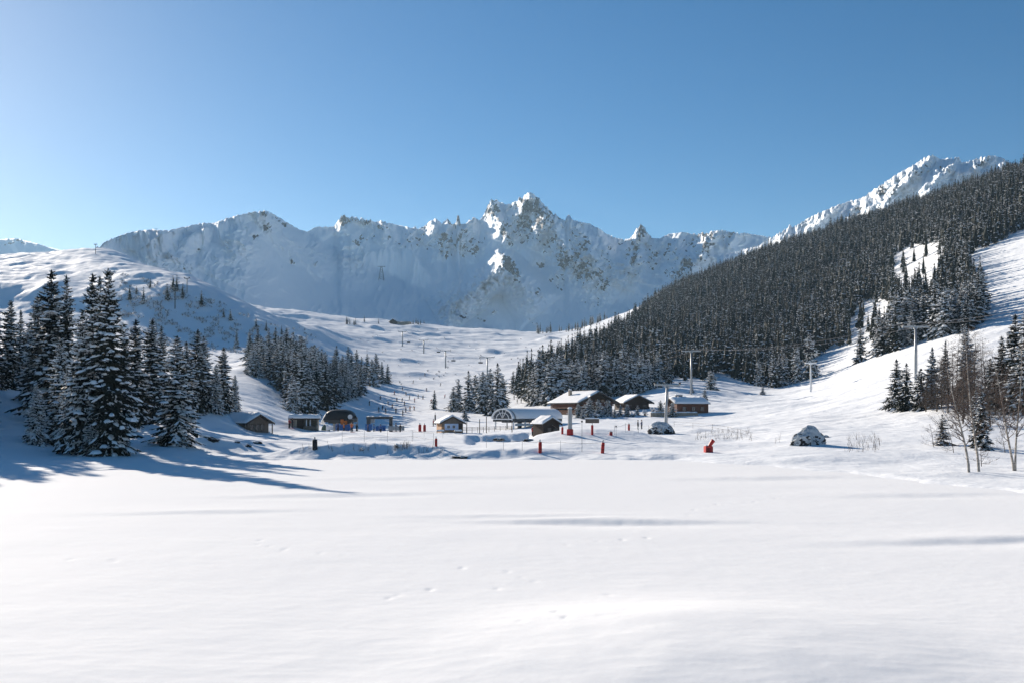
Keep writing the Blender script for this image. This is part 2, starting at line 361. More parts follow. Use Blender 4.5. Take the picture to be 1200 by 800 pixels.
# ------------------------------------------------------------------ mountains
def lerp_list(L, x):
    L = np.array(L, float); return np.interp(x, L[:, 0], L[:, 1])
SHEETS = {}
def mountain(name, sky, Ys, basepy, Yb, x0, x1, step, nrow, rocks, gx, gully, amp, prof=1.25, ridge_rock=0.0, ridges=(), tilt_px=0.0, rough=1.0, benches=()):
    pxs = np.arange(x0, x1 + step, step)
    v = np.concatenate([np.linspace(0, 1, nrow), 1 + np.linspace(0, 1, 12)[1:] ** 1.5 * .35])
    sp = lerp_list(sky, pxs); ys = lerp_list(Ys, pxs); bp = lerp_list(basepy, pxs); yb = lerp_list(Yb, pxs)
    zs = EYE + (HOR - sp) / F * ys; zb = EYE + (HOR - bp) / F * yb
    ker = np.exp(-np.linspace(-2, 2, int(130 / step)) ** 2); ker /= ker.sum(); h_ = len(ker) // 2
    sm = lambda a: np.convolve(np.pad(a, (h_, len(ker) - 1 - h_), mode='edge'), ker, 'valid')
    ys = sm(ys); yb = sm(yb); bp = sm(bp)
    zs = EYE + (HOR - sp) / F * ys; zb = EYE + (HOR - bp) / F * yb
    V_, PX = np.meshgrid(v, pxs, indexing='ij')
    vv = np.minimum(V_, 1)
    Yg = yb + (ys - yb) * V_
    Z = zb + (zs - zb) * vv ** prof - np.maximum(V_ - 1, 0) * 900
    X = (PX - 600) / F * Yg
    py = HOR - (Z - EYE) * F / Yg
    rk = np.zeros_like(Z)
    wob = 6 * fbm(PX / 14.0, py / 14.0, 3)
    for (cx, cy, rx, ry, w, tilt) in rocks:
        dx = PX - cx + wob * .6; dy = py - cy + wob
        ca, sa = math.cos(R(tilt)), math.sin(R(tilt))
        a = (dx * ca + dy * sa) / rx; b = (-dx * sa + dy * ca) / ry
        rk = np.maximum(rk, w * np.exp(-(a * a + b * b) ** 1.4 * .7))
    if ridge_rock:
        band = np.exp(-np.maximum(py - sp[None], 0) / 34.0) * ridge_rock
        rk = np.maximum(rk, band * sstep(-.3, .7, fbm(PX / 30.0, py / 30.0 + 5, 3)) * (.15 + .85 * sstep(385, 440, PX)))
    up = np.exp(-np.maximum(py - sp[None], 0) / 55.0)                 # cliffs and couloirs high up, smooth aprons below
    edge = sstep(0.0, .08, vv)
    wx = (PX + tilt_px * (1 - vv)) / gx + .8 * fbm(PX / (gx * 2.2), py / 55.0, 3)
    g = ridged(wx, py / (gx * 3.0 / gully), 6, .6) - .9
    g2 = ridged((PX + .35 * (py - 300)) / 11.0 + .5 * fbm(PX / 25.0, py / 25.0, 2), py / 30.0, 4, .6) - .9
    d = g * amp * edge * (.12 + .55 * up + .6 * np.clip(rk, 0, 1))
    d += amp * .9 * edge * fbm(PX / 70.0 + 3, py / 60.0, 3) * np.where(V_ > 1, 0, 1)
    d += rough * 26 * g2 * edge * (.10 + .45 * up * sstep(380, 450, PX) + .9 * np.clip(rk, 0, 1))
    d += rk * rough * 26 * (ridged(PX / 5.0 + 9, py / 7.0, 4, .6) - .8) * edge
    for (pts, h, wd) in ridges:                                       # spurs: crest lines standing out of the face
        best = np.full_like(Z, 1e9); tt = np.zeros_like(Z); tot = len(pts) - 1
        for i in range(tot):
            (x0_, y0_), (x1_, y1_) = pts[i], pts[i + 1]
            dx, dy = x1_ - x0_, y1_ - y0_; L2 = dx * dx + dy * dy
            t = np.clip(((PX - x0_) * dx + (py - y0_) * dy) / L2, 0, 1)
            ds = np.hypot(PX - x0_ - t * dx + wob * .5, py - y0_ - t * dy + wob * .4)
            m = ds < best; best = np.where(m, ds, best); tt = np.where(m, (i + t) / tot, tt)
        wloc = wd * (.55 + .75 * tt)
        q = np.maximum(0, 1 - best / wloc)
        d += 1.7 * h * q * (1 - .15 * q) * np.sin(np.clip(.12 + tt * .95, 0, 1) * np.pi) ** .6 * (1 + .2 * fbm(PX / 5.0, py / 5.0, 3))
    k = 1 - np.where(V_ > 1, d * 0, d) / Yg
    X = X * k; Z = EYE + (Z - EYE) * k; Yg = Yg * k
    Z += 1.2 * fbm(X / 60.0, Yg / 60.0, 4)
    for (pts, h, wd) in benches:                                      # wind lips and shoulders that catch the low sun
        P_ = np.array(pts, float); o_ = np.argsort(P_[:, 0]); yl = np.interp(PX, P_[o_, 0], P_[o_, 1])
        e = np.clip((PX - P_[:, 0].min()) / (np.ptp(P_[:, 0])), 0, 1)
        b_ = py - yl + 1.2 * fbm(PX / 6.0, py / 6.0, 3)
        Z += np.where(V_ > 1, 0, h * np.sin(e * np.pi) ** .5 * np.exp(-(b_ / wd) ** 2) * np.where((PX > P_[:, 0].min()) & (PX < P_[:, 0].max()), 1, 0))
    crag = np.exp(-np.maximum(py - sp[None], 0) / 7.0)
    Z += crag * (3 + 12 * np.clip(rk, 0, 1)) * fbm(PX / 3.3, V_ * 3, 4, .65) * rough * np.where(V_ > 1, 0.6, 1)
    V = np.stack([X, Yg, Z], -1)
    # steepness also bares rock
    dz = np.gradient(Z, axis=1) / (np.abs(np.gradient(X, axis=1)) + 1e-3)
    ca, sa = math.cos(R(38)), math.sin(R(38))
    qx = (PX * ca + py * sa); qy = (-PX * sa + py * ca)
    fld = .55 * fbm(qx / 11.0, qy / 5.0, 3, .6) + .55 * fbm(PX / 3.2 + 7, py / 3.0, 3, .65) - .45 * g2
    cov = np.clip(rk, 0, 1.1) * (.8 + .25 * np.clip(np.abs(dz), 0, 2))
    rk = sstep(-.12, .12, fld - (.74 - 1.12 * cov)) * sstep(.08, .2, cov)
    me = np_mesh(name, V.reshape(-1, 3), grid_faces(len(v), len(pxs)), [M_MOUNT])
    at_ = me.attributes.new('rock', 'FLOAT', 'POINT'); at_.data.foreach_set('value', rk.astype(np.float32).reshape(-1))
    o = link(name, me); tag(o, kind='structure')
    SHEETS[name] = (pxs, v, V)
    return o

SKY_MAIN = [(-80,312),(60,300),(105,293),(112,291),(140,282),(165,276),(200,274),(225,268),(240,267),(255,262),(275,256),(300,250),(308,247.5),(312,247),(322,252),(335,260),(350,269),(360,272),(366,268),(372,266),(390,266),(395,261),(399,254),(402,252.5),(406,255),(409,256),(412,254),(420,256),(435,259),(450,260),(470,265),(490,268),(496,266),(505,258.5),(512,257),(518,263),(524,256),(530,263),(534,263),(536,253),(538,253),(540,263),(546,262),(552,257),(556,255),(562,259),(568,250),(572,240),(576,235),(583,234),(588,238),(595,240),(603,237),(612,231),(618,227),(621,225),(628,229.5),(637,239),(648,250),(655,255),(662,258.5),(665,253),(667,252),(671,258),(690,262),(700,267),(712,275),(722,279.5),(735,281),(742,276),(746,268),(749,265.5),(752,264),(756,267),(760,275),(764,279),(772,280),(785,274),(800,272),(812,275),(830,273),(840,270),(845,269),(852,272),(875,274),(895,277),(920,282),(1000,300)]
ROCKS_MAIN = [
 (576,245,9,11,.95,0),(622,240,17,10,.85,20),(642,252,14,7,.8,40),(592,268,7,14,.8,-20),(615,270,11,13,.85,35),(634,263,12,8,.7,30),(605,255,12,10,.55,0),
 (680,314,30,11,.85,38),(662,306,12,10,.8,20),(655,292,10,12,.45,0),(700,326,14,7,.7,15),(597,312,13,6,.9,55),(604,326,8,5,.5,40),
 (520,285,8,15,.7,25),(550,290,16,13,.55,0),(490,279,7,9,.75,10),(512,292,8,10,.5,0),(537,257,3,6,1,0),(750,272,8,10,.75,0),(742,295,13,16,.55,10),(772,298,16,8,.55,-25),(765,310,8,8,.4,0),
 (826,288,10,20,.7,25),(806,312,14,9,.75,-35),(790,322,10,8,.55,-20),(850,285,8,8,.4,0),(635,311,5,4,.8,0),(632,346,4,7,.55,0),(610,330,5,3,.5,0),
 (403,257,7,6,1,0),(425,258,18,3.5,.9,8),(448,266,8,6,.55,0),(470,300,9,6,.45,0),(310,251,8,4,.7,25),(330,260,10,3,.7,40),(299,279,3.5,4,.9,0),(312,268,6,2.5,.8,10),(345,307,5,3,.6,0),(370,309,3,2.5,.7,0),
(690,300,26,20,.36,35),(640,285,24,14,.34,20),(745,300,18,24,.36,10),(800,300,30,18,.34,0),(530,282,36,14,.36,0),(480,280,20,12,.34,0),(440,275,24,9,.34,0),(655,330,14,8,.3,0),
 (580,368,4,2,.8,0),(563,372,4,2,.7,0),(625,376,5,2,.6,0),(695,356,14,6,.35,15),(540,368,6,3,.5,0),(660,332,6,10,.4,0),(425,285,8,5,.4,0),(201,303,3,4,.8,0),(215,322,10,8,.5,0),(234,293,3,3,.6,0)]
mountain('rocky_mountain', SKY_MAIN,
    [(-80,1350),(100,1500),(200,1950),(312,2450),(340,2850),(372,3350),(400,3550),(500,3700),(560,3680),(620,3620),(700,3560),(750,3500),(900,3300),(1000,3300)],
    [(-80,395),(100,390),(200,385),(312,392),(400,400),(620,410),(760,405),(1000,405)],
    [(-80,1180),(100,1290),(200,1550),(312,1800),(372,2450),(500,2700),(620,2720),(750,2680),(1000,2500)],
    -80, 1000, 1.0, 190, ROCKS_MAIN, 34.0, 1.3, 46.0, 1.3, ridge_rock=.62,
    tilt_px=-14.0, benches=[([(248,266),(215,281),(165,297)],24,5),([(205,277),(150,285),(118,292)],18,4),([(268,268),(232,284),(210,292)],23,4),([(304,251),(272,261),(243,269)],10,4),([(425,307),(455,314),(492,325)],60,7),([(470,318),(488,326),(505,330)],45,5)], ridges=[
     ([(590,304),(572,325),(552,344),(528,356),(500,372)],230,26), ([(590,304),(604,322),(618,345),(640,372)],150,28), ([(590,304),(588,325),(586,350)],110,16),
     ([(621,227),(605,250),(592,275),(585,292)],60,13), ([(621,227),(640,262),(672,300),(705,330),(735,352)],150,34),
     ([(576,236),(586,262),(596,290)],50,12), ([(552,257),(542,276),(530,296)],70,12), ([(512,257),(506,272),(496,290)],60,10),
     ([(526,257),(520,276),(514,294)],60,9), ([(667,252),(690,290),(715,325)],70,18), ([(650,256),(655,285),(668,318)],60,12), ([(640,250),(630,272),(622,295)],70,12), ([(612,232),(612,258),(606,285)],60,10), ([(700,268),(712,296),(728,320)],50,12), ([(750,265),(742,292),(735,318),(728,345)],130,22), ([(772,282),(760,310),(750,335)],70,16),
     ([(842,270),(826,292),(806,316),(782,345),(770,365)],140,26), ([(800,272),(790,300),(770,330)],60,18), ([(862,273),(850,300),(830,325)],80,16),
     ([(404,254),(412,285),(430,315)],70,22), ([(450,260),(452,285),(455,310)],60,18), ([(480,266),(478,290),(470,310)],50,14),
     ([(312,248),(345,285),(400,303),(450,312)],70,30), ([(312,248),(285,290),(262,340)],50,40), ([(165,277),(190,300),(235,345)],60,30), ([(225,268),(190,284),(165,297)],60,12), ([(245,280),(222,290),(205,300)],40,8)])
mountain('snowy_peak', [(840,300),(875,292),(890,288),(900,281),(908,277),(914,272),(920,270),(925,264),(929,266),(935,264),(945,257),(960,250),(975,243),(985,239),(1000,235),(1010,232),(1018,227),(1025,222),(1040,212),(1055,202),(1068,195),(1075,191),(1080,186.5),(1088,183),(1092,182),(1097,184),(1102,187),(1110,186),(1116,186.5),(1120,184.5),(1124,185),(1127,190),(1135,189.5),(1145,186),(1152,185),(1158,182.5),(1165,183),(1175,185.5),(1180,190),(1210,196),(1300,210)],
    [(840,2900),(900,2850),(1000,2740),(1090,2650),(1180,2400),(1300,2200)], [(840,350),(900,345),(1000,310),(1090,270),(1180,260),(1300,280)],
    [(840,2300),(900,2300),(1000,2230),(1090,2120),(1180,1950),(1300,1800)], 840, 1300, .8, 120,
    [(1040,226,16,3,.6,-35),(1075,205,14,3,.5,-30),(1110,200,9,5,.65,-20),(1030,232,10,3,.5,0),(1085,196,7,3,.5,10),(1150,192,10,4,.4,0),(1000,245,12,3,.5,-25),(1115,190,4,3,.6,0)],
    30.0, 1.0, 60.0, 1.1, ridge_rock=.25, tilt_px=30.0, ridges=[([(1090,183),(1062,212),(1035,238),(1012,262)],110,20),([(1120,185),(1095,215),(1070,240)],90,16),([(1158,183),(1130,205),(1105,225)],80,14),([(1055,203),(1030,224),(1000,245)],70,14),([(985,240),(960,258),(945,275)],50,12)])
mountain('distant_hill', [(-260,300),(-120,284),(-40,279),(0,281),(10,280),(22,280),(32,283),(45,286),(58,290),(75,294),(130,304),(220,318)], [(-260,4600),(220,4600)], [(-260,330),(220,340)], [(-260,3900),(220,3900)],
    -260, 220, 2.0, 40, [(20,285,20,4,.35,0)], 24.0, 1.0, 40.0)
# ------------------------------------------------------------------ vegetation
def needle_mat(name, dark, light):
    m, nt, b = new_mat(name)
    oi = nt.nodes.new('ShaderNodeObjectInfo'); g = nt.nodes.new('ShaderNodeNewGeometry')
    n = nt.nodes.new('ShaderNodeTexNoise'); n.inputs['Scale'].default_value = .9; n.inputs['Detail'].default_value = 6
    nt.links.new(g.outputs['Position'], n.inputs['Vector'])
    a = nt.nodes.new('ShaderNodeMath'); a.operation = 'MULTIPLY_ADD'; a.inputs[1].default_value = .5
    nt.links.new(oi.outputs['Random'], a.inputs[0]); nt.links.new(n.outputs['Fac'], a.inputs[2])
    rp = nt.nodes.new('ShaderNodeValToRGB'); rp.color_ramp.elements[0].position = .35; rp.color_ramp.elements[1].position = 1.05
    rp.color_ramp.elements[0].color = (*dark, 1); rp.color_ramp.elements[1].color = (*light, 1)
    nt.links.new(a.outputs[0], rp.inputs[0]); nt.links.new(rp.outputs[0], b.inputs['Base Color'])
    b.inputs['Roughness'].default_value = .7; b.inputs['Specular IOR Level'].default_value = .15
    return m
M_NEEDLE = needle_mat('spruce_needles', (.009, .013, .011), (.022, .027, .020))
M_BARK = mat('bark', (.07, .052, .04), .9, noise=.5, nscale=3.0, bump=.4, stretch=(1, 1, .3))
M_TWIG = mat('larch_twigs', (.070, .055, .047), .9, noise=.4, nscale=2.0)

class Geo:
    def __init__(s): s.v = []; s.f = []; s.m = []
    def add(s, vs, fs, mi=0):
        b = len(s.v); s.v.extend(vs)
        for f in fs:
            s.f.append(tuple(b + i for i in f) if len(f) == 4 else (b + f[0], b + f[1], b + f[2], -1)); s.m.append(mi)
    def mesh(s, name, mats, smooth=False): return np_mesh(name, np.array(s.v), np.array(s.f), mats, s.m, smooth)

def tube(g, pts, rad, n=6, mi=0, cap=True):
    pts = [Vector(p) for p in pts]; rings = []
    vs = []
    for i, p in enumerate(pts):
        t = (pts[min(i + 1, len(pts) - 1)] - pts[max(i - 1, 0)])
        t = t.normalized() if t.length > 1e-9 else Vector((0, 0, 1))
        u = t.orthogonal().normalized() if abs(t.z) < .99 else Vector((1, 0, 0))
        u = (u - t * u.dot(t)).normalized(); w = t.cross(u)
        for k in range(n):
            a = 2 * math.pi * k / n
            vs.append(tuple(p + (u * math.cos(a) + w * math.sin(a)) * rad[i]))
    fs = []
    for i in range(len(pts) - 1):
        for k in range(n):
            k2 = (k + 1) % n
            fs.append((i * n + k, i * n + k2, (i + 1) * n + k2, (i + 1) * n + k))
    if cap:
        vs.append(tuple(pts[-1])); e = len(vs) - 1; b = (len(pts) - 1) * n
        for k in range(n): fs.append((b + k, b + (k + 1) % n, e))
    g.add(vs, fs, mi)

def spruce_geo(seed, H, Rb, dz, nb, ntw, snow, low=.04, lop=0.0, shape=.8, snow_big=1.0, heart=.24, frost=.03):
    """crown of drooping boughs with hanging sprays, and the snow lying on them"""
    r = random.Random(seed); cr = Geo(); sn = Geo()
    U = r.uniform; h = H * low; az = U(0, 6.28)
    side = U(0, 6.28); ph = [U(0, 6.28) for _ in range(6)]
    while h < H * .985:
        t = h / H
        prof = (1 - t) ** shape * min(1.0, .72 + t * 4.0) + .012
        lv = 1 + .14 * math.sin(h * 1.9 + ph[0]) + .1 * math.sin(h * 4.3 + ph[1])
        n = max(4, int(round(nb * (.55 + .45 * (1 - t)))))
        az += U(.5, 1.4)
        for b in range(n):
            if r.random() < .10: continue
            a = az + 2 * math.pi * b / n + U(-.28, .28)
            L = Rb * prof * lv * U(.6, 1.2) * (1 + .16 * math.sin(2 * a + h * .55 + ph[2]) + .10 * math.sin(3 * a - h * .9 + ph[3])) * (1 + lop * math.cos(a - side))
            if r.random() < .08: L *= 1.22
            sw = snow * (.95 + .75 * math.sin(1.0 * a + h * .7 + ph[4]) * math.sin(h * .45 + ph[5] + a * 2))
            pitch = (-.55 + .95 * t ** .8) + U(-.24, .2)          # boughs hang low down, point up near the tip
            ca, sa = math.cos(a), math.sin(a); hh = h + U(-.5, .5) * dz
            tp = math.tan(pitch)
            def P(s, off=0.0, dzz=0.0):
                s = max(s, 0.0)
                x = L * s * math.cos(pitch) ** .5
                z = hh + L * (tp * s - .34 * s * s + .22 * s ** 3.2) + dzz
                return (ca * x - sa * off, sa * x + ca * off, z)
            # spray
            wmax = .34 * L + .10
            k = 3
            for i in range(ntw):
                s = .16 + .84 * (i + U(0, .8)) / ntw
                w = wmax * (1.05 - .75 * s) * U(.7, 1.25)
                for sd in (-1, 1):
                    dr = w * U(.15, .6)
                    p0 = P(s); p1 = P(min(s + .10, 1.06), sd * w * .45, -.25 * dr + .05 * w); p2 = P(min(s + .22, 1.16), sd * w, -dr); p3 = P(min(s + .22, 1.1), sd * w * .42, -dr * .8 - .12 * w)
                    cr.add([p0, p1, p2, p3], [(0, 1, 2, 3)], 1 if r.random() < frost else 0)
                if r.random() < .8:   # hanging curtain under the bough
                    q = w * U(.45, .95) + .06
                    cr.add([P(s - .10), P(s + .08), P(s + .05, U(-.1, .1) * w, -q), P(s - .06, U(-.1, .1) * w, -q * .7)], [(0, 1, 2, 3)], 1 if r.random() < frost * .7 else 0)
            cr.add([P(.9, .05 * L), P(1.0, 0, .02), P(1.13, 0, -.02 * L), P(.95, -.05 * L)], [(0, 1, 2, 3)])
            # snow
            for pad_ in range(2 if L > 1.3 else 1):
                if r.random() > sw: continue
                s0 = U(.2, .4) if pad_ == 0 else U(.62, .75); s1 = (U(.55, .7) if L > 1.3 else U(.86, 1.06)) if pad_ == 0 else U(.92, 1.08); m = 4
                vs = []; wd = min(.15 * L + .07, .42) * min(2.0, r.lognormvariate(-.1, .42)) * snow_big; ht = min(.05 + .05 * L, .17) * U(.7, 1.4)
                sk = U(-.14, .14) * L
                for j in range(m):
                    f = j / (m - 1); s = s0 + (s1 - s0) * f
                    q = math.sin(math.pi * (.12 + .80 * f)) * U(.7, 1.3)
                    o = sk * (f - .3)
                    vs += [P(s, o - wd * q, -.14 * wd - .01), P(s, o - wd * q * .5, ht * q + .02), P(s, o + wd * q * .5, ht * q * U(.8, 1.1) + .02), P(s, o + wd * q, -.14 * wd - .01)]
                fs = [(j * 4 + c, j * 4 + c + 1, (j + 1) * 4 + c + 1, (j + 1) * 4 + c) for j in range(m - 1) for c in range(3)]
                fs += [(0, 1, 2, 3), (m * 4 - 1, m * 4 - 2, m * 4 - 3, m * 4 - 4)]
                sn.add(vs, fs)
            for i in range(ntw):
                if r.random() < sw * .5:
                    s = .25 + .75 * r.random(); w = wmax * (1.05 - .75 * s) * U(.5, 1.0); sd = r.choice((-1, 1)); u = (.10 * L + .05) * U(.5, 1.1) * snow_big
                    c0 = (s, sd * w * U(.35, .9)); dr = -w * .22
                    vs = [P(c0[0] - u / max(L, .3), c0[1], dr), P(c0[0], c0[1] - u * .8, dr - .02), P(c0[0] + u / max(L, .3), c0[1], dr - .1 * u), P(c0[0], c0[1] + u * .8, dr - .02), P(c0[0], c0[1], dr + .4 * u)]
                    sn.add(vs, [(0, 1, 4), (1, 2, 4), (2, 3, 4), (3, 0, 4)])
        h += dz * (1.15 - .55 * t) * U(.8, 1.2)
    # ragged dark heart of the crown, and the leader
    m = 9; zz = [H * low * 1.2 + (H * .93 - H * low * 1.2) * j / 7 for j in range(8)]
    vs = []
    for z in zz:
        for k in range(m):
            rr = Rb * heart * max(0.0, 1 - z / (H * .9)) ** .9 * U(.5, 1.3) + .02; a = 2 * math.pi * k / m
            vs.append((rr * math.cos(a), rr * math.sin(a), z + U(-.4, .4) * dz))
    cr.add(vs, [(j * m + k, j * m + (k + 1) % m, (j + 1) * m + (k + 1) % m, (j + 1) * m + k) for j in range(7) for k in range(m)])
    for k in range(5):
        a = 1.26 * k
        cr.add([(0, 0, H), (.05 * Rb * math.cos(a), .05 * Rb * math.sin(a), H * .975), (.11 * Rb * math.cos(a + .4), .11 * Rb * math.sin(a + .4), H * .93), (0, 0, H * .94)], [(0, 1, 2, 3)])
    return cr, sn

def trunk_geo(H, rb, top=.97, seed=0):
    g = Geo(); r = random.Random(seed)
    pts = [(r.uniform(-.02, .02) * rb * i, r.uniform(-.02, .02) * rb * i, -0.6 + (H * top + .6) * i / 7) for i in range(8)]
    tube(g, pts, [rb * (1.25 if i == 0 else 1) * (1 - .93 * i / 7) + .01 for i in range(8)], 8)
    return g

# three levels of detail, several forms each; one unit tree is 1 m tall and scaled
HERO = []
for k in range(8):
    Rb = [.165, .15, .185, .14, .20, .17, .155, .19][k] * 22; sn_ = [.6, .5, 1.05, .7, 1.4, .65, .55, .95][k]
    cr, sn = spruce_geo(100 + k, 22.0, Rb, .46, 9, 7, sn_, low=[.03, .05, .02, .06, .012, .05, .03, .04][k], lop=.12, shape=[.58, .62, .6, .66, .62, .7, .55, .75][k], frost=[.03, .03, .2, .05, .42, .05, .03, .16][k])
    n0 = len(cr.v); g = Geo(); g.v = cr.v + sn.v; g.f = cr.f + [tuple(i + n0 if i >= 0 else -1 for i in f) for f in sn.f]; g.m = list(cr.m) + [1] * len(sn.f)
    HERO.append((trunk_geo(22, .30, seed=k).mesh('trunk', [M_BARK], True), g.mesh('crown', [M_NEEDLE, M_TREESNOW])))
MID = []
for k in range(8):
    Rb = [.24, .22, .27, .215, .23, .28, .225, .25][k] * 15; sn_ = [.5, .42, .75, .55, .35, .8, .6, .65][k]
    cr, sn = spruce_geo(200 + k, 15.0, Rb, .58, 9, 5, sn_, low=.03, lop=.15, shape=[.6, .66, .58, .72, .62, .6, .7, .6][k], snow_big=1.0, frost=[.04, .03, .25, .05, .03, .3, .06, .2][k])
    n0 = len(cr.v); g = Geo(); g.v = cr.v + sn.v; g.f = cr.f + [tuple(i + n0 if i >= 0 else -1 for i in f) for f in sn.f]; g.m = list(cr.m) + [1] * len(sn.f)
    MID.append((trunk_geo(15, .22, seed=k).mesh('trunk', [M_BARK], True), g.mesh('crown', [M_NEEDLE, M_TREESNOW])))
def far_geo(seed, H, Rb, snow, dz=1.5, heart=.3):
    cr, sn = spruce_geo(seed, H, Rb, dz, 6, 2, snow, low=.04, lop=.22, shape=.66, snow_big=1.2, heart=heart)
    g = Geo(); n0 = len(cr.v); g.v = cr.v + sn.v; g.f = cr.f + [tuple(i + n0 if i >= 0 else -1 for i in f) for f in sn.f]; g.m = list(cr.m) + [1] * len(sn.f)
    tube(g, [(0, 0, -1.2), (0, 0, H * .3), (0, 0, H * .95)], [.2, .13, .01], 4, 2)
    return g
FARG = [far_geo(300 + k, 15.0, [3.7, 3.3, 3.9, 3.2, 3.8, 3.5][k], [.4, .3, .5, .45, .35, .55][k], dz=1.1) for k in range(6)]
FAR = [g.mesh('spruce', [M_NEEDLE, M_TREESNOW, M_BARK]) for g in FARG]
DISTG = [far_geo(340 + k, 14.0, [3.4, 2.9, 4.1, 3.2, 2.5, 3.8, 3.0][k], [.32, .2, .40, .26, .16, .44, .28][k], dz=1.5, heart=.5) for k in range(7)]

ntree = 0
def spruce(loc, H, lod, label, group=None, k=None, name='spruce_tree', wide=1.0):
    global ntree
    ntree += 1
    src = {'hero': HERO, 'mid': MID, 'far': FAR}[lod]
    if k is None: k = random.randrange(len(src))
    base = {'hero': 22.0, 'mid': 15.0, 'far': 15.0}[lod]
    s = H / base
    if lod == 'far':
        o = link(name, src[k % len(src)]); o.location = loc; o.rotation_euler = (0, 0, random.uniform(0, 6.28))
        tag(o, label, 'tree', group)
    else:
        o = empty(name, loc, random.uniform(0, 6.28), label=label, cat='tree', group=group)
        link('trunk', src[k % len(src)][0], o)
        link('crown', src[k % len(src)][1], o)
    lean = random.gauss(0, .012)
    o.rotation_euler.x = lean; o.rotation_euler.y = random.gauss(0, .012)
    o.scale = (s * wide, s * wide, s)
    return o
def tree_px(px, top, base, lod, label, group=None, k=None, wide=1.0, ymin=0.0, Y=None):
    """a spruce whose foot stands on the ground at photo position (px, base) and whose tip reaches 'top'"""
    if Y is None: x, y, z = at(px, base, ymin)
    else: x, y = (px - 600) / F * Y, Y; z = ground(x, y)
    H = EYE + (HOR - top) / F * y - z
    return spruce((x, y, z - .15), H, lod, label, group, k, wide=wide)

# --- the near spruces on the left bank
G1 = 'tall spruces on the left lake bank'
tree_px(128, 312, 533, 'hero', 'tallest dark spruce of the left bank, its skirt touching the lake edge', G1, 0, .92)
tree_px(62, 314, 500, 'hero', 'tall dark spruce with a twin tip at the left of the bank', G1, 1, 1.1)
tree_px(78, 320, 505, 'hero', 'slender dark spruce close against the right side of the tall left spruce', G1, 3, .85)
tree_px(109, 318, 500, 'hero', 'dark spruce whose pointed tip rises just left of the tallest spruce', G1, 1, .9)
tree_px(119, 321, 512, 'hero', 'narrow dark spruce squeezed just behind the tallest spruce', G1, 3, .85)
tree_px(97, 362, 531, 'hero', 'snow-laden spruce in front of the tallest one, half hidden by it', G1, 2, .95)
tree_px(72, 392, 520, 'hero', 'pale frosted spruce standing between the two tallest groups', G1, 2, .95)
tree_px(80, 432, 528, 'hero', 'white-frosted young spruce at the foot of the tall group', G1, 4, .95)
tree_px(42, 448, 520, 'hero', 'small bushy spruce thick with snow, leftmost at the edge of the bank', G1, 4, 1.15)
tree_px(110, 485, 533, 'hero', 'low snow-covered spruce bush under the tallest spruce', G1, 4, 1.6)
tree_px(144, 490, 528, 'hero', 'low drooping spruce at the right foot of the tallest spruce', G1, 2, 1.5)
tree_px(12, 350, 455, 'hero', 'dark spruce at the left edge of the picture behind the snow shelf', G1, 0, 1.0)
tree_px(-6, 356, 455, 'hero', 'spruce cut by the left edge of the picture', G1, 1, 1.1)
tree_px(24, 362, 452, 'hero', 'second spruce from the left edge behind the snow shelf', G1, 3, 1.05)
tree_px(36, 378, 450, 'hero', 'shorter spruce behind the shelf in front of the tall dark one', G1, 2, 1.1)
tree_px(46, 345, 478, 'hero', 'mid-height spruce leaning on the tall dark left spruce', G1, 2, 1.1)
tree_px(207, 391, 521, 'hero', 'broad spruce with bare lower trunk standing alone on the bank to the right', G1, 2, 1.25)
tree_px(160, 372, 497, 'hero', 'spruce just right of the tallest one, frosted on its left', G1, 1, 1.15)
tree_px(178, 372, 488, 'hero', 'dark spruce behind and between the tallest and the broad one', G1, 0, 1.1)
tree_px(190, 380, 486, 'hero', 'spruce tip showing just left of the broad lone spruce', G1, 3, 1.1)
tree_px(146, 378, 505, 'hero', 'narrow spruce in the shade right of the tallest trunk', G1, 3, 1.0)
tree_px(231, 384, 482, 'hero', 'dark spruce right behind the broad lone one', G1, 1, 1.15)
tree_px(240, 392, 480, 'hero', 'spruce between the broad one and the last pointed one', G1, 2, 1.1)
tree_px(220, 398, 484, 'hero', 'spruce half hidden behind the broad lone one', G1, 0, 1.1)
tree_px(263, 405, 481, 'hero', 'pointed dark spruce at the right end of the bank above the low hut', G1, 0, 1.15)
tree_px(275, 438, 481, 'hero', 'short spruce at the very end of the left bank beside the pointed one', G1, 4, 1.0)
tree_px(252, 425, 483, 'hero', 'short spruce left of the pointed one above the low hut', G1, 2, 1.1)
tree_px(277, 386, 408, 'mid', 'lone spruce on the slope above the low hut', None, 3, .9)
for k_, (px, Y_, H_) in enumerate(((-60, 150, 23), (-95, 165, 24), (-130, 185, 25), (-70, 190, 24), (-25, 175, 22), (-110, 140, 22), (-150, 160, 24), (-45, 215, 24), (-100, 225, 25), (-160, 210, 24), (-190, 190, 24), (-15, 200, 20), (-80, 130, 20), (-35, 145, 18), (-120, 120, 20), (-150, 135, 22), (-60, 172, 24), (-85, 205, 25), (-20, 155, 16), (-180, 150, 24), (-110, 160, 24), (-140, 230, 26))):
    X_ = (px - 600) / F * Y_; spruce((X_, Y_, ground(X_, Y_) - .2), H_, 'hero', 'dark spruce in the wood beyond the left edge whose shade falls on the bank', 'spruces beyond the left edge', k_ % 8)
tree_px(-45, 330, 470, 'hero', 'spruce beyond the left edge that shades the bank', G1, 1, 1.1)
tree_px(-75, 322, 500, 'hero', 'spruce outside the left edge, casting shade on the lake', G1, 0, 1.0)
tree_px(-110, 340, 520, 'hero', 'spruce outside the left edge nearest the shore', G1, 2, 1.1)
tree_px(-30, 352, 500, 'hero', 'spruce outside the left edge behind the snowy shelf', G1, 3, 1.1)

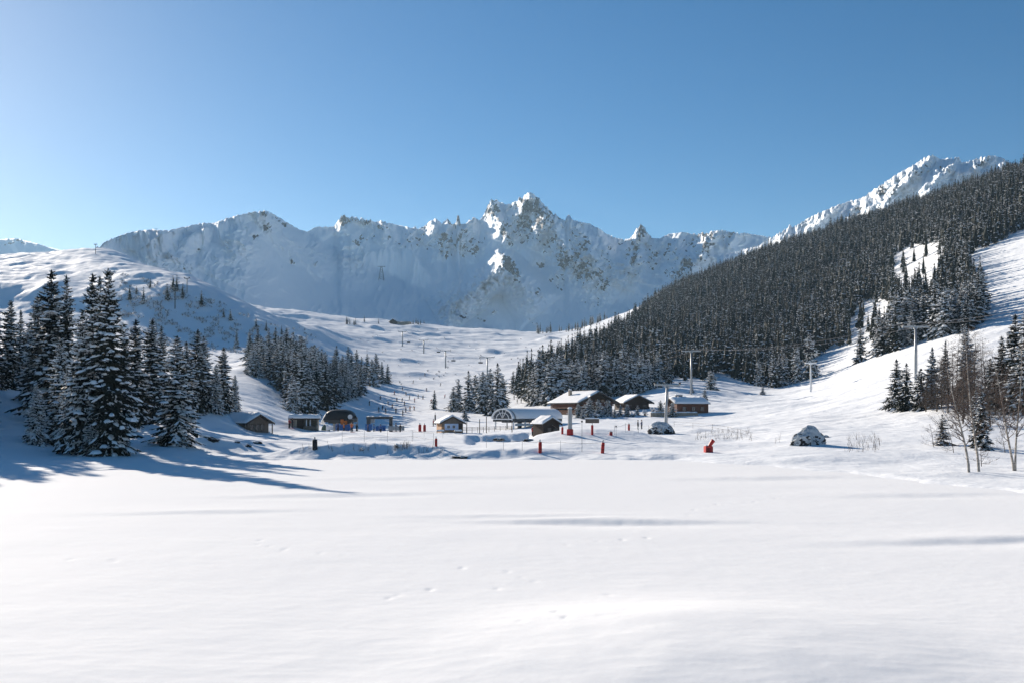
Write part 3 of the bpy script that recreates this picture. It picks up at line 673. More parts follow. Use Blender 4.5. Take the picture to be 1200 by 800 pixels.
# --- the clump on the knoll behind the lift station
G2 = 'spruces in the shaded clump behind the lift station'
rr = random.Random(5)
top_line = [(292,382),(300,379),(315,380),(330,378),(345,383),(358,388),(372,394),(385,399),(398,402),(412,406),(425,413),(440,424),(455,438)]
base_hi = [(292,420),(320,425),(345,430),(370,432),(400,432),(425,436),(455,446)]
base_lo = [(292,440),(320,448),(335,470),(350,482),(385,480),(395,470),(420,464),(455,449)]
LAB2 = 'frosted spruce in the dense shaded clump on the knoll behind the lift station'
pos = []
for i in range(400):
    px = rr.uniform(291, 457); lo = lerp_list(base_lo, px); hi = lerp_list(base_hi, px); py = rr.uniform(hi, lo)
    if all(abs(px - a) > 4.2 or abs(py - b) > 6 for a, b in pos): pos.append((px, py))
    if len(pos) >= 74: break
for px, py in pos:
    lo = lerp_list(base_lo, px); hi = lerp_list(base_hi, px); f = (py - hi) / max(lo - hi, 1)
    top = lerp_list(top_line, px) + f * 28 + rr.uniform(0, 9)
    top = min(top, py - rr.uniform(22, 34))
    tree_px(px, top, py, 'mid', LAB2, G2, None, rr.uniform(.95, 1.2))
tree_px(381, 420, 480, 'mid', 'dark pointed spruce at the right front of the clump behind the black lift station', G2, 1, 1.1)
tree_px(343, 440, 482, 'mid', 'white-frosted spruce at the front foot of the clump, left of the black lift station', G2, 5, 1.2)
tree_px(362, 436, 484, 'mid', 'pale frosted spruce directly above the black lift station', G2, 5, 1.1)
for px, tp, bs in ((412, 437, 466), (404, 440, 468), (420, 444, 464)):
    tree_px(px, tp, bs, 'mid', 'frosted spruce in the small trio at the right foot of the clump', G2, None, 1.2)

# --- little wood by the gondola station
G3 = 'spruces beside the arched lift building'
for px, tp, bs, lb in ((509,456,479,'small lone spruce on the piste left of the little wood'),(537,443,480,'leftmost spruce of the little wood above the wooden hut'),
    (549,433,482,'second spruce from the left in the little wood, dark and pointed'),(557,438,480,'spruce in the middle of the little wood, behind its neighbours'),(566,434,484,'frosted spruce in the middle of the little wood'),
    (574,431,480,'slim spruce in the little wood by the tall lift pylon'),(583,424,486,'tallest spruce of the little wood, at its right end'),(589,440,484,'short spruce at the right end of the little wood'),
    (545,470,493,'low bushy spruce in front of the little wood beside the wooden hut'),(602,434,460,'lone spruce just right of the little wood'),
    (531,452,482,'short spruce at the left foot of the little wood'),(577,450,487,'frosted short spruce in front of the tallest of the little wood')):
    tree_px(px, tp, bs, 'mid', lb, G3, None, rr.uniform(1.0, 1.2))

# --- spruces and birches on the right bank
G4 = 'spruces on the right bank'
for px, tp, bs, lb, w in ((1050,419,480,'left one of the two close spruces under the tall right pylon',1.25),(1062,424,481,'right one of the two close spruces under the tall right pylon',1.2),
    (1104,483,521,'small bushy spruce left of the birches',1.5),(1152,447,527,'bluish snowy spruce behind the birches',1.1),(1144,452,524,'thin spruce behind the paired birches',1.0),
    (1192,366,482,'tall dark spruce at the right edge of the picture',1.1),(1203,360,484,'dark spruce cut by the right edge of the picture',1.1),(1176,392,480,'spruce left of the tall one at the right edge',1.1),(1184,412,484,'shorter spruce in front of the tall one at the right edge',1.1),
    (1092,405,478,'brownish thin spruce right of the tall right pylon',1.0),(1080,430,480,'short dark spruce right of the tall right pylon',1.3),(1108,398,470,'thin spruce among the bare larches left of the birches',.9),(1133,380,466,'tall thin spruce among the larches',.85),(1160,418,478,'spruce behind the leaning birch',1.0)):
    tree_px(px, tp, bs, 'hero' if bs - tp > 70 else 'mid', lb, G4, None, w)

# --- the great forest on the right-hand slope
def inpoly(x, y, P):
    c = False; n = len(P)
    for i in range(n):
        x1, y1 = P[i]; x2, y2 = P[i - 1]
        if (y1 > y) != (y2 > y) and x < (x2 - x1) * (y - y1) / (y2 - y1) + x1: c = not c
    return c
FOREST = [(604,462),(625,474),(645,474),(700,466),(745,462),(772,452),(800,446),(826,446),(838,438),(850,436),(866,448),(880,451),(905,455),(950,444),(966,436),(990,430),(1012,424),(1034,416),(1060,408),(1084,396),(1100,398),(1116,392),(1138,388),(1152,374),(1148,346),(1140,330),(1132,312),(1142,294),(1168,286),(1184,276),(1215,262),(1300,240),(1300,130),(1200,186),(1120,214),(1040,246),(960,270),(900,286),(860,300),(800,330),(740,378),(705,402),(660,426),(628,442),(606,452)]
HOLES = [[(1046,302),(1062,292),(1104,284),(1110,312),(1096,346),(1066,354),(1045,338)],[(1002,360),(1046,340),(1048,368),(1034,402),(1020,428),(972,444),(990,396)],[(930,446),(948,420),(985,404),(992,420),(960,446)]]
cand = []
rf = np.random.default_rng(3)
N = 52000
PXs = rf.uniform(600, 1290, N); Ys = np.sqrt(rf.uniform(250 ** 2, 1330 ** 2, N))
Xs = (PXs - 600) / F * Ys; Zs = gz(Xs, Ys); PYs = HOR - (Zs - EYE) * F / Ys
order = np.argsort(Ys)
cell = {}
for i in order:
    px, py, Y, X, Z = PXs[i], PYs[i], Ys[i], Xs[i], Zs[i]
    jx = px + 4 * float(perlin(np.array(X / 16.0), np.array(Y / 16.0))); jy = py + 4 * float(perlin(np.array(X / 14.0 + 9), np.array(Y / 14.0)))
    if not inpoly(px, py, FOREST) or (any(inpoly(jx, jy, h) for h in HOLES) and rf.random() > .03): continue
    if px < 740 and Y < 330 + (700 - px) * .2: continue
    sp = 3.8 + .3 * (Y > 600)
    key = (int(X // sp), int(Y // sp))
    if any((X - a) ** 2 + (Y - b) ** 2 < sp * sp for dx in (-1, 0, 1) for dy in (-1, 0, 1) for (a, b) in cell.get((key[0] + dx, key[1] + dy), ())): continue
    cell.setdefault(key, []).append((X, Y))
    cl = float(fbm(np.array(X / 38.0), np.array(Y / 38.0), 3))
    if cl < -.62 and rf.random() < .7: continue
    H = float(np.clip(rf.normal(13.8, 2.6) * (1 + .28 * cl), 6, 21)) * (1.0 if Y < 800 else .92)
    cand.append((X, Y, Z, H, px, py))
print('forest trees', len(cand))
# keep those with something showing: a coarse depth sweep from the front
tips = np.full(1400, 1e9); vis = []
for (X, Y, Z, H, px, py) in cand:
    tip = HOR - (Z + H - EYE) * F / Y; wpx = max(1, int(1.5 * F / Y * .5)); a = int(px)
    seg = tips[max(a - wpx, 0):a + wpx + 1]
    hidden = np.all(seg < tip - 1.0) if len(seg) else True
    shown = float(np.max(seg)) - tip
    vis.append(not hidden)
    q = int(max(1, 2.0 * F / Y * .5))
    for j in range(max(a - q, 0), min(a + q + 1, 1400)):
        tj = tip + abs(j - px) / max(q, 1) * (py - tip) * .75
        tips[j] = min(tips[j], tj)
G5 = 'spruces of the great forest on the right-hand slope'
LAB5 = 'dark snow-dusted spruce in the front rows of the great forest on the right-hand slope'
single = [c for c, v_ in zip(cand, vis) if v_ and 600 < c[4] < 1215][:NEAR_TREES]
chosen = set(id(c) for c in single)
rest = [c for c, v_ in zip(cand, vis) if id(c) not in chosen and v_]
print('single', len(single), 'mass', len(rest))
for (X, Y, Z, H, px, py) in single:
    lod = 'mid' if H * F / Y > 26 else 'far'
    spruce((X, Y, Z - .2), H, lod, LAB5, G5, random.choice((2, 5, 7, 3)) if px < 770 and lod == 'mid' and random.random() < .7 else None, wide=rf.uniform(.75, 1.15))
def merge(name, items, geos, mats, label, cat):
    VV, QQ, MM = [], [], []; n = 0
    gs = [(np.array(g.v, np.float32), np.array(g.f, np.int32), np.array(g.m, np.int32)) for g in geos]
    for (X, Y, Z, s, wd) in items:
        v, q, m = gs[rf.integers(len(gs))]; a = rf.uniform(0, 6.28); c, s_ = math.cos(a), math.sin(a)
        w = np.stack([(v[:, 0] * c - v[:, 1] * s_) * s * wd + X, (v[:, 0] * s_ + v[:, 1] * c) * s * wd + Y, v[:, 2] * s + Z], 1)
        VV.append(w); QQ.append(np.where(q >= 0, q + n, -1)); MM.append(m); n += len(v)
    o = link(name, np_mesh(name, np.concatenate(VV), np.concatenate(QQ), mats, np.concatenate(MM), False))
    return tag(o, label, cat, None, 'stuff')
merge('forest', [(X, Y, Z - .2, H / 14.0, rf.uniform(.72, 1.3)) for (X, Y, Z, H, px, py) in rest], DISTG, [M_NEEDLE, M_TREESNOW, M_BARK],
      'great dark spruce forest covering the right-hand slope above its front rows', 'forest')
# ------------------------------------------------------------------ building kit
WOOD = mat('dark_wood', (.042, .027, .02), .8, noise=.35, nscale=2.5, bump=.3, stretch=(6, 6, .6))
REDWOOD = mat('red_brown_wood', (.125, .052, .032), .75, noise=.3, nscale=2.5, bump=.3, stretch=(6, 6, .6))
PALEWOOD = mat('honey_wood', (.36, .20, .10), .7, noise=.3, nscale=2.5, bump=.3, stretch=(6, 6, .6))
GREYWOOD = mat('weathered_wood', (.16, .125, .10), .85, noise=.3, nscale=2.0, bump=.3, stretch=(6, 6, .6))
STONE = mat('stone_wall', (.33, .28, .22), .9, noise=.35, nscale=3.5, bump=.6)
PLASTER = mat('pale_render', (.62, .60, .56), .9, noise=.08, nscale=2)
ROOFM = mat('roof_sheet', (.05, .047, .048), .6, noise=.2, nscale=3)
BLACK = mat('black_cover', (.012, .013, .016), .5, noise=.3, nscale=1.5)
DARKSTEEL = mat('dark_steel', (.06, .065, .07), .5, .3, noise=.2)
STEEL = mat('galvanised_steel', (.33, .34, .35), .45, .5, noise=.15, nscale=3)
WHITE = mat('white_paint', (.74, .75, .76), .5, noise=.05)
GLASS = mat('dark_glass', (.03, .04, .055), .12, noise=.3, nscale=.6, spec=.6)
RED = mat('red_vinyl', (.42, .022, .020), .55, noise=.18, nscale=3)
REDP = mat('red_paint', (.46, .03, .025), .45, noise=.2, nscale=3)
BLUE = mat('blue_mat', (.03, .13, .36), .6, noise=.2, nscale=2)
PALEBLUE = mat('pale_blue_banner', (.50, .60, .78), .6, noise=.12, nscale=1.5)
ORANGE = mat('orange_vinyl', (.60, .16, .03), .6, noise=.15)
GREEN = mat('green_tarpaulin', (.05, .10, .075), .7, noise=.3, nscale=2)
ROPE = mat('dark_rope', (.06, .05, .045), .8)
CABLE = mat('steel_cable', (.16, .16, .17), .9)
BIRCH = mat('birch_bark', (.36, .32, .28), .85, noise=.75, nscale=3.2, bump=.3, stretch=(1, 1, 3.5))
SKIN = mat('skin', (.45, .27, .19), .6)
TROUSER = mat('dark_trousers', (.02, .022, .028), .8, noise=.2)
def tint_mat(name):
    m, nt, b = new_mat(name)
    oi = nt.nodes.new('ShaderNodeObjectInfo'); nt.links.new(oi.outputs['Color'], b.inputs['Base Color']); b.inputs['Roughness'].default_value = .7
    return m
JACKET = tint_mat('jacket')

def box(g, x0, x1, y0, y1, z0, z1, mi=0):
    g.add([(x0, y0, z0), (x1, y0, z0), (x1, y1, z0), (x0, y1, z0), (x0, y0, z1), (x1, y0, z1), (x1, y1, z1), (x0, y1, z1)],
          [(0, 3, 2, 1), (4, 5, 6, 7), (0, 1, 5, 4), (1, 2, 6, 5), (2, 3, 7, 6), (3, 0, 4, 7)], mi)
def gm(name, parent, m, fn, smooth=False):
    g = Geo(); fn(g); return link(name, g.mesh(name, m if isinstance(m, list) else [m], smooth), parent)
def part_box(name, parent, m, *a): return gm(name, parent, m, lambda g: box(g, *a))
def prism(g, poly, y0, y1, mi=0):
    """poly in (x,z), extruded along y"""
    n = len(poly); vs = [(x, y0, z) for x, z in poly] + [(x, y1, z) for x, z in poly]
    fs = [(i, (i + 1) % n, n + (i + 1) % n, n + i) for i in range(n)]
    g.add(vs, fs, mi)
    if n == 4: g.add(vs, [(3, 2, 1, 0), (4, 5, 6, 7)], mi)
    else:
        for i in range(1, n - 1): g.add(vs, [(0, i + 1, i), (n, n + i, n + i + 1)], mi)

def snow_sheet(a, b, c, d, th, nu=14, nv=8, seed=0, edge=.35, soft=(1, 1, 1, 1)):
    """a thick blanket of snow on the quad a-b (eave) c-d (ridge side), rounded where soft: eave, right, ridge, left"""
    g = Geo(); a, b, c, d = map(Vector, (a, b, c, d)); N = (b - a).cross(d - a).normalized()
    if N.z < 0: N = -N
    L1 = (b - a).length; L2 = (d - a).length; top = []; bot = []
    for j in range(nv + 1):
        v = j / nv
        for i in range(nu + 1):
            u = i / nu; p = a.lerp(b, u).lerp(d.lerp(c, u), v)
            def ed(x, s): return 1.0 if not s else min(1, math.sqrt(max(0, 1 - (1 - min(x / edge, 1)) ** 2)))
            k = ed(v * L2, soft[0]) * ed((1 - u) * L1, soft[1]) * ed((1 - v) * L2, soft[2]) * ed(u * L1, soft[3])
            n = float(fbm(np.array(p.x * .9 + seed * 7.1), np.array(p.y * .9 + p.z), 3))
            out = (p + Vector((0, 0, 1)) * th * (.25 + .75 * k) * (1 + .22 * n)) + (Vector((0, 0, -.06 * (1 - k))))
            top.append(tuple(out)); bot.append(tuple(p + N * .012))
    w = nu + 1; vs = top + bot; o = len(top); fs = []
    for j in range(nv):
        for i in range(nu):
            q = j * w + i; fs.append((q, q + 1, q + w + 1, q + w)); fs.append((o + q, o + q + w, o + q + w + 1, o + q + 1))
    for i in range(nu):
        fs.append((o + i, o + i + 1, i + 1, i)); q = nv * w + i; fs.append((q, q + 1, o + q + 1, o + q))
    for j in range(nv):
        q = j * w; fs.append((q, q + w, o + q + w, o + q)); q = j * w + nu; fs.append((o + q, o + q + w, q + w, q))
    g.add(vs, fs); return g

def window(parent, x, z, w, h, y, m=None, ax='y', sgn=-1, frame=WHITE):
    """a framed window on the wall plane y=const (ax 'y') or x=const (ax 'x')"""
    t = .07
    def b(g, u0, u1, z0, z1, d0, d1):
        lo, hi = sorted((y + sgn * d0, y + sgn * d1))
        if ax == 'y': box(g, u0, u1, lo, hi, z0, z1)
        else: box(g, lo, hi, u0, u1, z0, z1)
    def fr(g):
        b(g, x - w / 2 - t, x - w / 2, z - t, z + h + t, .002, .07); b(g, x + w / 2, x + w / 2 + t, z - t, z + h + t, .002, .07)
        b(g, x - w / 2, x + w / 2, z + h, z + h + t, .002, .07); b(g, x - w / 2, x + w / 2, z - t, z, .002, .07)
        b(g, x - .02, x + .02, z, z + h, .03, .065)
    o = gm('window', parent, frame, fr)
    gm('pane', o, m or GLASS, lambda g: b(g, x - w / 2, x + w / 2, z, z + h, .004, .028))
    return o

def house(name, label, cat, loc, yaw, w, d, eave, ridge, wall, ov=.8, th=.35, gable_m=None, group=None, ovf=None, sink=.6, roof_t=.16):
    """gabled house: gable ends at y=-d/2 and +d/2, ridge along y"""
    t = empty(name, loc, R(yaw), label=label, cat=cat, group=group)
    hw, hd = w / 2, d / 2; sl = (ridge - eave) / hw; of = ov if ovf is None else ovf
    def walls(g):
        prism(g, [(-hw, -sink), (hw, -sink), (hw, eave), (0, ridge), (-hw, eave)], -hd, hd)
    gm('wall', t, wall, walls)
    if gable_m is not None:
        gm('gable_cladding', t, gable_m, lambda g: prism(g, [(-hw + .02, eave * .55), (hw - .02, eave * .55), (hw - .02, eave - .02), (0, ridge - .04), (-hw + .02, eave - .02)], -hd - .06, -hd - .003))
    def roof(g):
        for s in (-1, 1):
            x1 = s * (hw + ov); z1 = eave - sl * ov; q = [(0, ridge + .012), (x1, z1 + .012), (x1, z1 + roof_t), (0, ridge + roof_t)]
            prism(g, q if s > 0 else q[::-1], -hd - of, hd + ov * .6)
    r = gm('roof', t, ROOFM, roof)
    z0 = eave - sl * ov + roof_t; z1 = ridge + roof_t
    for s in (-1, 1):
        x1 = s * (hw + ov + .05)
        a, b, c, e = (x1, -hd - of - .04, z0), (x1, hd + ov * .6, z0), (0, hd + ov * .6, z1), (0, -hd - of - .04, z1)
        g = snow_sheet(a, b, c, e, th, 16, 8, seed=s + w, soft=(1, 1, 0, 1))
        link('roof_snow', g.mesh('roof_snow', [M_ROOFSNOW], True), r)
    def barge(g):
        for s in (-1, 1):
            x1 = s * (hw + ov); q = [(0, ridge - .16), (x1, eave - sl * ov - .16), (x1, eave - sl * ov + .008), (0, ridge + .008)]
            prism(g, q if s > 0 else q[::-1], -hd - of + .02, -hd - of + .10)
    gm('bargeboard', t, WOOD, barge)
    return t

def spot(px, py, Y=None):
    if Y is None: return at(px, py)
    X = (px - 600) / F * Y; return (X, Y, EYE + (HOR - py) / F * Y)

# --- low hut by the left bank
t = house('low_hut', 'low half-buried hut with a snow roof and deep right eave below the left spruces', 'hut', spot(283, 505, 200), 42, 5.0, 13.0, 1.9, 3.3, GREYWOOD, ov=.6, th=.45, ovf=1.5)
for x in (-1.1, 0, 1.1): window(t, x, .45, .6, 1.0, -6.5, frame=WOOD)
for s in (-1, 1): part_box('post', t, WOOD, s * 2.7 - .08, s * 2.7 + .08, -7.7, -7.54, -.6, 1.55)

# --- stone kiosk with a thick flat snow roof
X, Y, Z = spot(357, 504, 212)
t = empty('kiosk', (X, Y, Z), R(8), label='small stone kiosk under a thick flat slab of snow', cat='kiosk')
gm('wall', t, STONE, lambda g: (box(g, -2.9, -2.6, -1.6, 1.8, -.4, 2.35), box(g, -2.6, 2.6, 1.5, 1.8, -.4, 2.35), box(g, 2.6, 2.9, -1.6, 1.8, -.4, 2.35), box(g, -2.6, -1.5, -1.6, -1.35, -.4, 2.35)))
part_box('shutter', t, WOOD, -1.48, -.1, -1.58, -1.48, .1, 2.3)
part_box('counter', t, GREYWOOD, .0, 2.58, -1.65, -1.3, .2, 1.0)
for x in (.35, 1.15): part_box('post', t, WHITE, x, x + .22, -1.5, -1.3, 1.0, 2.35)
part_box('sign_board', t, REDWOOD, -3.12, -2.92, -1.2, .2, .9, 1.9)
r = part_box('roof', t, WOOD, -3.3, 3.3, -2.1, 2.1, 2.35, 2.6)
link('roof_snow', snow_sheet((-3.35, -2.15, 2.6), (3.35, -2.15, 2.6), (3.35, 2.1, 2.6), (-3.35, 2.1, 2.6), .82, 20, 12, 3, edge=.4).mesh('roof_snow', [M_ROOFSNOW], True), r)

# --- black canopy of the chairlift's bottom station
X, Y, Z = spot(400, 503, 232)
t = empty('chairlift_station', (X, Y, Z), R(-6), label='chairlift bottom station with a rounded black canopy', cat='lift station')
def canopy(g):
    nu, nv = 22, 14; vs = []
    for j in range(nv + 1):
        a = math.pi * j / nv
        for i in range(nu + 1):
            u = -1 + 2 * i / nu; e = (1 - abs(u) ** 3.2) ** .55
            yy = math.copysign(abs(math.cos(a)) ** .75, math.cos(a)); zz = math.sin(a) ** .7
            top = 2.5 * (.42 + .58 * e)
            vs.append((u * 3.9 * (1 - .12 * zz) - .2, yy * 2.3 * (.55 + .45 * e), 2.25 + zz * top))
    w = nu + 1
    g.add(vs, [(j * w + i, j * w + i + 1, (j + 1) * w + i + 1, (j + 1) * w + i) for j in range(nv) for i in range(nu)])
gm('canopy', t, BLACK, canopy, True)
gm('underframe', t, DARKSTEEL, lambda g: (box(g, -3.6, 3.3, -1.9, 1.9, 1.75, 2.24), box(g, -2.8, 2.6, -1.2, 1.2, 1.45, 1.74)))
for x in (-1.6, 1.5): part_box('leg', t, STEEL, x - .3, x + .3, -.4, .4, -.5, 1.44)
gm('drive_wheel', t, STEEL, lambda g: tube(g, [(2.2, -.2, 1.1), (2.2, -.2, 1.4)], [1.5, 1.5], 20))
gm('round_sign', t, WHITE, lambda g: tube(g, [(2.75, -2.45, 3.0), (2.75, -2.36, 3.0)], [.55, .55], 18))
gm('crossbar', t, STEEL, lambda g: (tube(g, [(2.4, -2.4, 2.5), (4.6, -2.4, 2.5)], [.07, .07], 6), tube(g, [(4.5, -2.4, -.4), (4.5, -2.4, 2.9)], [.09, .09], 6)))
g = snow_sheet((-4.6, -1.6, 1.2), (-3.1, -1.6, 3.9), (-3.1, 1.6, 3.9), (-4.6, 1.6, 1.2), .5, 8, 8, 9)
link('snow_bank', g.mesh('snow_bank', [M_ROOFSNOW], True), t)
for x, wd, m, lb, nm in ((-3.4, 1.5, GREEN, 'dark green tarpaulin heap beside the black chairlift canopy', 'tarpaulin_heap'),):
    def heap(g, wd=wd):
        for (cx, s) in ((0, 1.0), (.8, .7)):
            n = 10; vs = [(cx, 0, 1.25 * s)]
            for j in (1, 2, 3):
                for k in range(n):
                    a = 6.283 * k / n; rr_ = wd * .5 * s * j / 3 * (1 + .15 * math.sin(3 * a + j)); vs.append((cx + rr_ * math.cos(a), rr_ * math.sin(a), 1.25 * s * (1 - (j / 3) ** 2) - (.25 if j == 3 else 0)))
            fs = [(0, 1 + k, 1 + (k + 1) % n) for k in range(n)] + [(1 + j * n + k, 1 + (j + 1) * n + k, 1 + (j + 1) * n + (k + 1) % n, 1 + j * n + (k + 1) % n) for j in range(2) for k in range(n)]
            g.add(vs, fs)
    o = gm(nm, None, m, heap); o.location = (X + x, Y - 3.0, Z); tag(o, lb, 'tarpaulin')
def mat_wall(px0, px1, py, Y, h, m, label, n=4, name='padded_barrier'):
    a = Vector(spot(px0, py, Y)); b = Vector(spot(px1, py, Y)); L = (b - a).length
    t = empty(name, a, math.atan2(b.y - a.y, b.x - a.x), label=label, cat='barrier')
    for i in range(n):
        g = Geo(); x0 = L * i / n + .03; x1 = L * (i + 1) / n - .03
        box(g, x0, x1, -.15, .15, -.2, h * random.uniform(.85, 1.05))
        link('padded_mat', g.mesh('padded_mat', [m]), t)
    return t
mat_wall(393, 411, 503, 226, 1.25, BLUE, 'row of blue padded mats below the black chairlift canopy', 4)
mat_wall(399, 407, 501, 229, 1.9, ORANGE, 'orange padded barrier in the dark under the black chairlift canopy', 2)
mat_wall(382, 391, 502.5, 227, .8, WHITE, 'white padded barrier left of the blue mats', 2)

# --- dark steel portal
X, Y, Z = spot(445, 503, 238)
t = empty('steel_portal', (X, Y, Z), 0, label='wide dark steel portal with snow on its beam beside the chairlift station', cat='portal')
part_box('leg', t, DARKSTEEL, -3.1, -2.2, -.4, .4, -.5, 2.55); part_box('leg', t, DARKSTEEL, 2.3, 3.05, -.4, .4, -.5, 2.55)
bm_ = part_box('beam', t, DARKSTEEL, -3.15, 3.1, -.5, .5, 2.552, 3.1)
link('beam_snow', snow_sheet((-3.15, -.5, 3.1), (3.1, -.5, 3.1), (3.1, .5, 3.1), (-3.15, .5, 3.1), .22, 14, 5, 4, edge=.2).mesh('beam_snow', [M_ROOFSNOW], True), bm_)
part_box('panel', t, STEEL, -2.19, -1.2, -.1, .1, 1.6, 2.53)
mat_wall(428, 436, 503, 234, 1.3, BLUE, 'short run of bright blue mats at the left leg of the steel portal', 2)
mat_wall(440, 452, 503.5, 232, 1.1, BLUE, 'longer run of blue mats inside the steel portal', 3)
mat_wall(455, 474, 503, 236, .9, STEEL, 'grey metal crowd barrier right of the steel portal', 5, 'crowd_barrier')

# --- little wooden hut with banners
X, Y, Z = spot(527, 505, 222)
t = house('wooden_hut', 'small honey-wood hut with a snowy gable and pale blue banners', 'hut', (X, Y, Z), 18, 4.9, 4.6, 2.0, 3.25, PALEWOOD, ov=.55, th=.34, gable_m=GREYWOOD)
gm('banner', t, PALEBLUE, lambda g: box(g, -1.75, 1.35, -2.42, -2.365, .35, 1.75))
for x in (-.9, .3): window(t, x, .75, .55, .6, -2.42, frame=WHITE)
part_box('door', t, WOOD, 1.5, 2.2, -2.37, -2.305, -.1, 1.8)
for px, lb in ((516, 'white bench heaped with snow before the wooden hut'), (537, 'snow-heaped table right of the wooden hut')):
    X2, Y2, Z2 = spot(px, 507.5, 212); b_ = empty('bench', (X2, Y2, Z2), .1, label=lb, cat='bench')
    part_box('seat', b_, GREYWOOD, -.9, .9, -.25, .25, .42, .5)
    for s in (-.7, .7): part_box('leg', b_, GREYWOOD, s - .05, s + .05, -.2, .2, -.3, .418)
    link('snow', snow_sheet((-.9, -.25, .5), (.9, -.25, .5), (.9, .25, .5), (-.9, .25, .5), .35, 10, 5, 2, edge=.2).mesh('snow', [M_ROOFSNOW], True), b_)

# --- arched lift building
X, Y, Z = spot(618, 506, 255)
t = empty('lift_building', (X, Y, Z), R(-50), label='long lift building with a barrel roof of grey snow and a white arched glass end', cat='lift building')
hw, hd, ev, rise = 3.9, 8.2, 3.5, 2.35
def arc(r_, n=18, k=1.0): return [(-math.cos(math.pi * i / n) * hw * r_, ev + math.sin(math.pi * i / n) * rise * r_ * k) for i in range(n + 1)]
def shell(g, r0, r1, y0, y1):
    A, B_ = arc(r0), arc(r1); n = len(A); vs = [(x, y0, z) for x, z in A] + [(x, y0, z) for x, z in B_] + [(x, y1, z) for x, z in A] + [(x, y1, z) for x, z in B_]
    fs = []
    for i in range(n - 1): fs += [(n + i, n + i + 1, 3 * n + i + 1, 3 * n + i), (i, 2 * n + i, 2 * n + i + 1, i + 1), (i, i + 1, n + i + 1, n + i), (2 * n + i, 3 * n + i, 3 * n + i + 1, 2 * n + i + 1)]
    fs += [(0, n, 3 * n, 2 * n), (n - 1, 3 * n - 1, 4 * n - 1, 2 * n - 1)]
    g.add(vs, fs)
rf_ = gm('roof', t, STEEL, lambda g: shell(g, 1.0, 1.04, -hd + .3, hd))
gm('roof_snow', rf_, M_ROOFSNOW, lambda g: shell(g, 1.045, 1.13, -hd + .9, hd + .1), True)
gm('arch_frame', t, WHITE, lambda g: (shell(g, .97, 1.1, -hd - .25, -hd + .28), shell(g, .60, .66, -hd - .1, -hd + .1), box(g, -hw * .98, hw * .98, -hd - .08, -hd + .12, ev - .25, ev - .004)))
for i, (a0, a1) in enumerate(((.06, .36), (.38, .62), (.64, .94))):
    def wedge(g, a0=a0, a1=a1):
        P = [(-math.cos(math.pi * a) * hw * r_, ev + math.sin(math.pi * a) * rise * r_) for r_, aa in ((.3, (a0, a1)), (.95, (a1, (a0 + a1) / 2, a0))) for a in aa]
        prism(g, P, -hd - .02, -hd + .02)
    gm('window', t, GLASS, wedge)
for a in (.37, .63, .5):
    gm('mullion', t, WHITE, lambda g, a=a: tube(g, [(-math.cos(math.pi * a) * hw * .1, -hd - .05, ev + math.sin(math.pi * a) * rise * .1), (-math.cos(math.pi * a) * hw * .97, -hd - .05, ev + math.sin(math.pi * a) * rise * .97)], [.09, .09], 6))
gm('eave_beam', t, DARKSTEEL, lambda g: (box(g, hw - .5, hw + .35, -hd + .3, hd, ev - .75, ev - .02), box(g, -hw - .35, -hw + .5, -hd + .3, hd, ev - .75, ev - .02)))
for s in (-1, 1):
    for y in np.linspace(-hd + .6, hd - .6, 5): part_box('column', t, WHITE, s * (hw - .35) - .14, s * (hw - .35) + .14, y - .14, y + .14, -.8, ev - .76)
gm('side_panel', t, PLASTER, lambda g: box(g, hw - .3, hw - .2, -hd + 1, hd - .4, 1.7, 2.35))
gm('wall', t, GREYWOOD, lambda g: (box(g, -hw + .5, hw - .6, hd - 3, hd - .2, -.8, ev - .05), box(g, hw - .32, hw - .12, -1.5, hd - .5, -.8, 1.2)))
gm('machinery', t, DARKSTEEL, lambda g: (box(g, -1.6, 1.6, -hd + 1, hd - 4, 2.5, 3.3), box(g, -.4, .4, -3.0, -2.2, -.8, 2.49)))

# --- terrace railing before the lift building
def fence(name, label, pts, h, post_m, rail_m, nrail=2, r_post=.05, r_rail=.025, cat='fence', sag=0.0, group=None):
    P = [Vector(p) for p in pts]; t = empty(name, P[0], 0, label=label, cat=cat, group=group)
    for p in P:
        q = p - P[0]; gm('post', t, post_m, lambda g: tube(g, [q + Vector((0, 0, -.5)), q + Vector((0, 0, h))], [r_post, r_post * .85], 6))
    for k in range(nrail):
        zz = h * (.97 - .5 * k / max(nrail - 1, 1)) if nrail > 1 else h * .85
        def rl(g):
            for a, b in zip(P[:-1], P[1:]):
                tube(g, [a - P[0] + (b - a) * f + Vector((0, 0, zz - sag * 4 * f * (1 - f))) for f in (0, .25, .5, .75, 1)], [r_rail] * 5, 5)
        gm('rail' if sag == 0 else 'rope', t, rail_m, rl)
    return t
fence('terrace_railing', 'grey terrace railing between the wooden hut and the arched lift building', [spot(540 + 6.6 * i, 506.5 - .25 * i, 222 + 1.5 * i) for i in range(10)], 1.15, GREYWOOD, GREYWOOD, 3, .06, .04)
for px, tp, bs, lb in ((547, 494, 506, 'short dark post left on the terrace by the wooden hut'), (570, 488, 504, 'tall thin grey post in the middle of the terrace'), (562, 491, 504, 'thin post just left of the tallest terrace post'), (600, 492, 507, 'post at the right end of the terrace near the dark cabin')):
    X2, Y2, Z2 = spot(px, bs, 218); t2 = empty('marker_post', (X2, Y2, Z2), 0, label=lb, cat='post')
    h = (bs - tp) / F * Y2; gm('shaft', t2, GREYWOOD, lambda g: tube(g, [(0, 0, -.6), (0, 0, h)], [.10, .09], 7)); gm('snow_cap', t2, M_ROOFSNOW, lambda g: tube(g, [(0, 0, h), (0, 0, h + .1), (0, 0, h + .18)], [.13, .12, .05], 7), True)

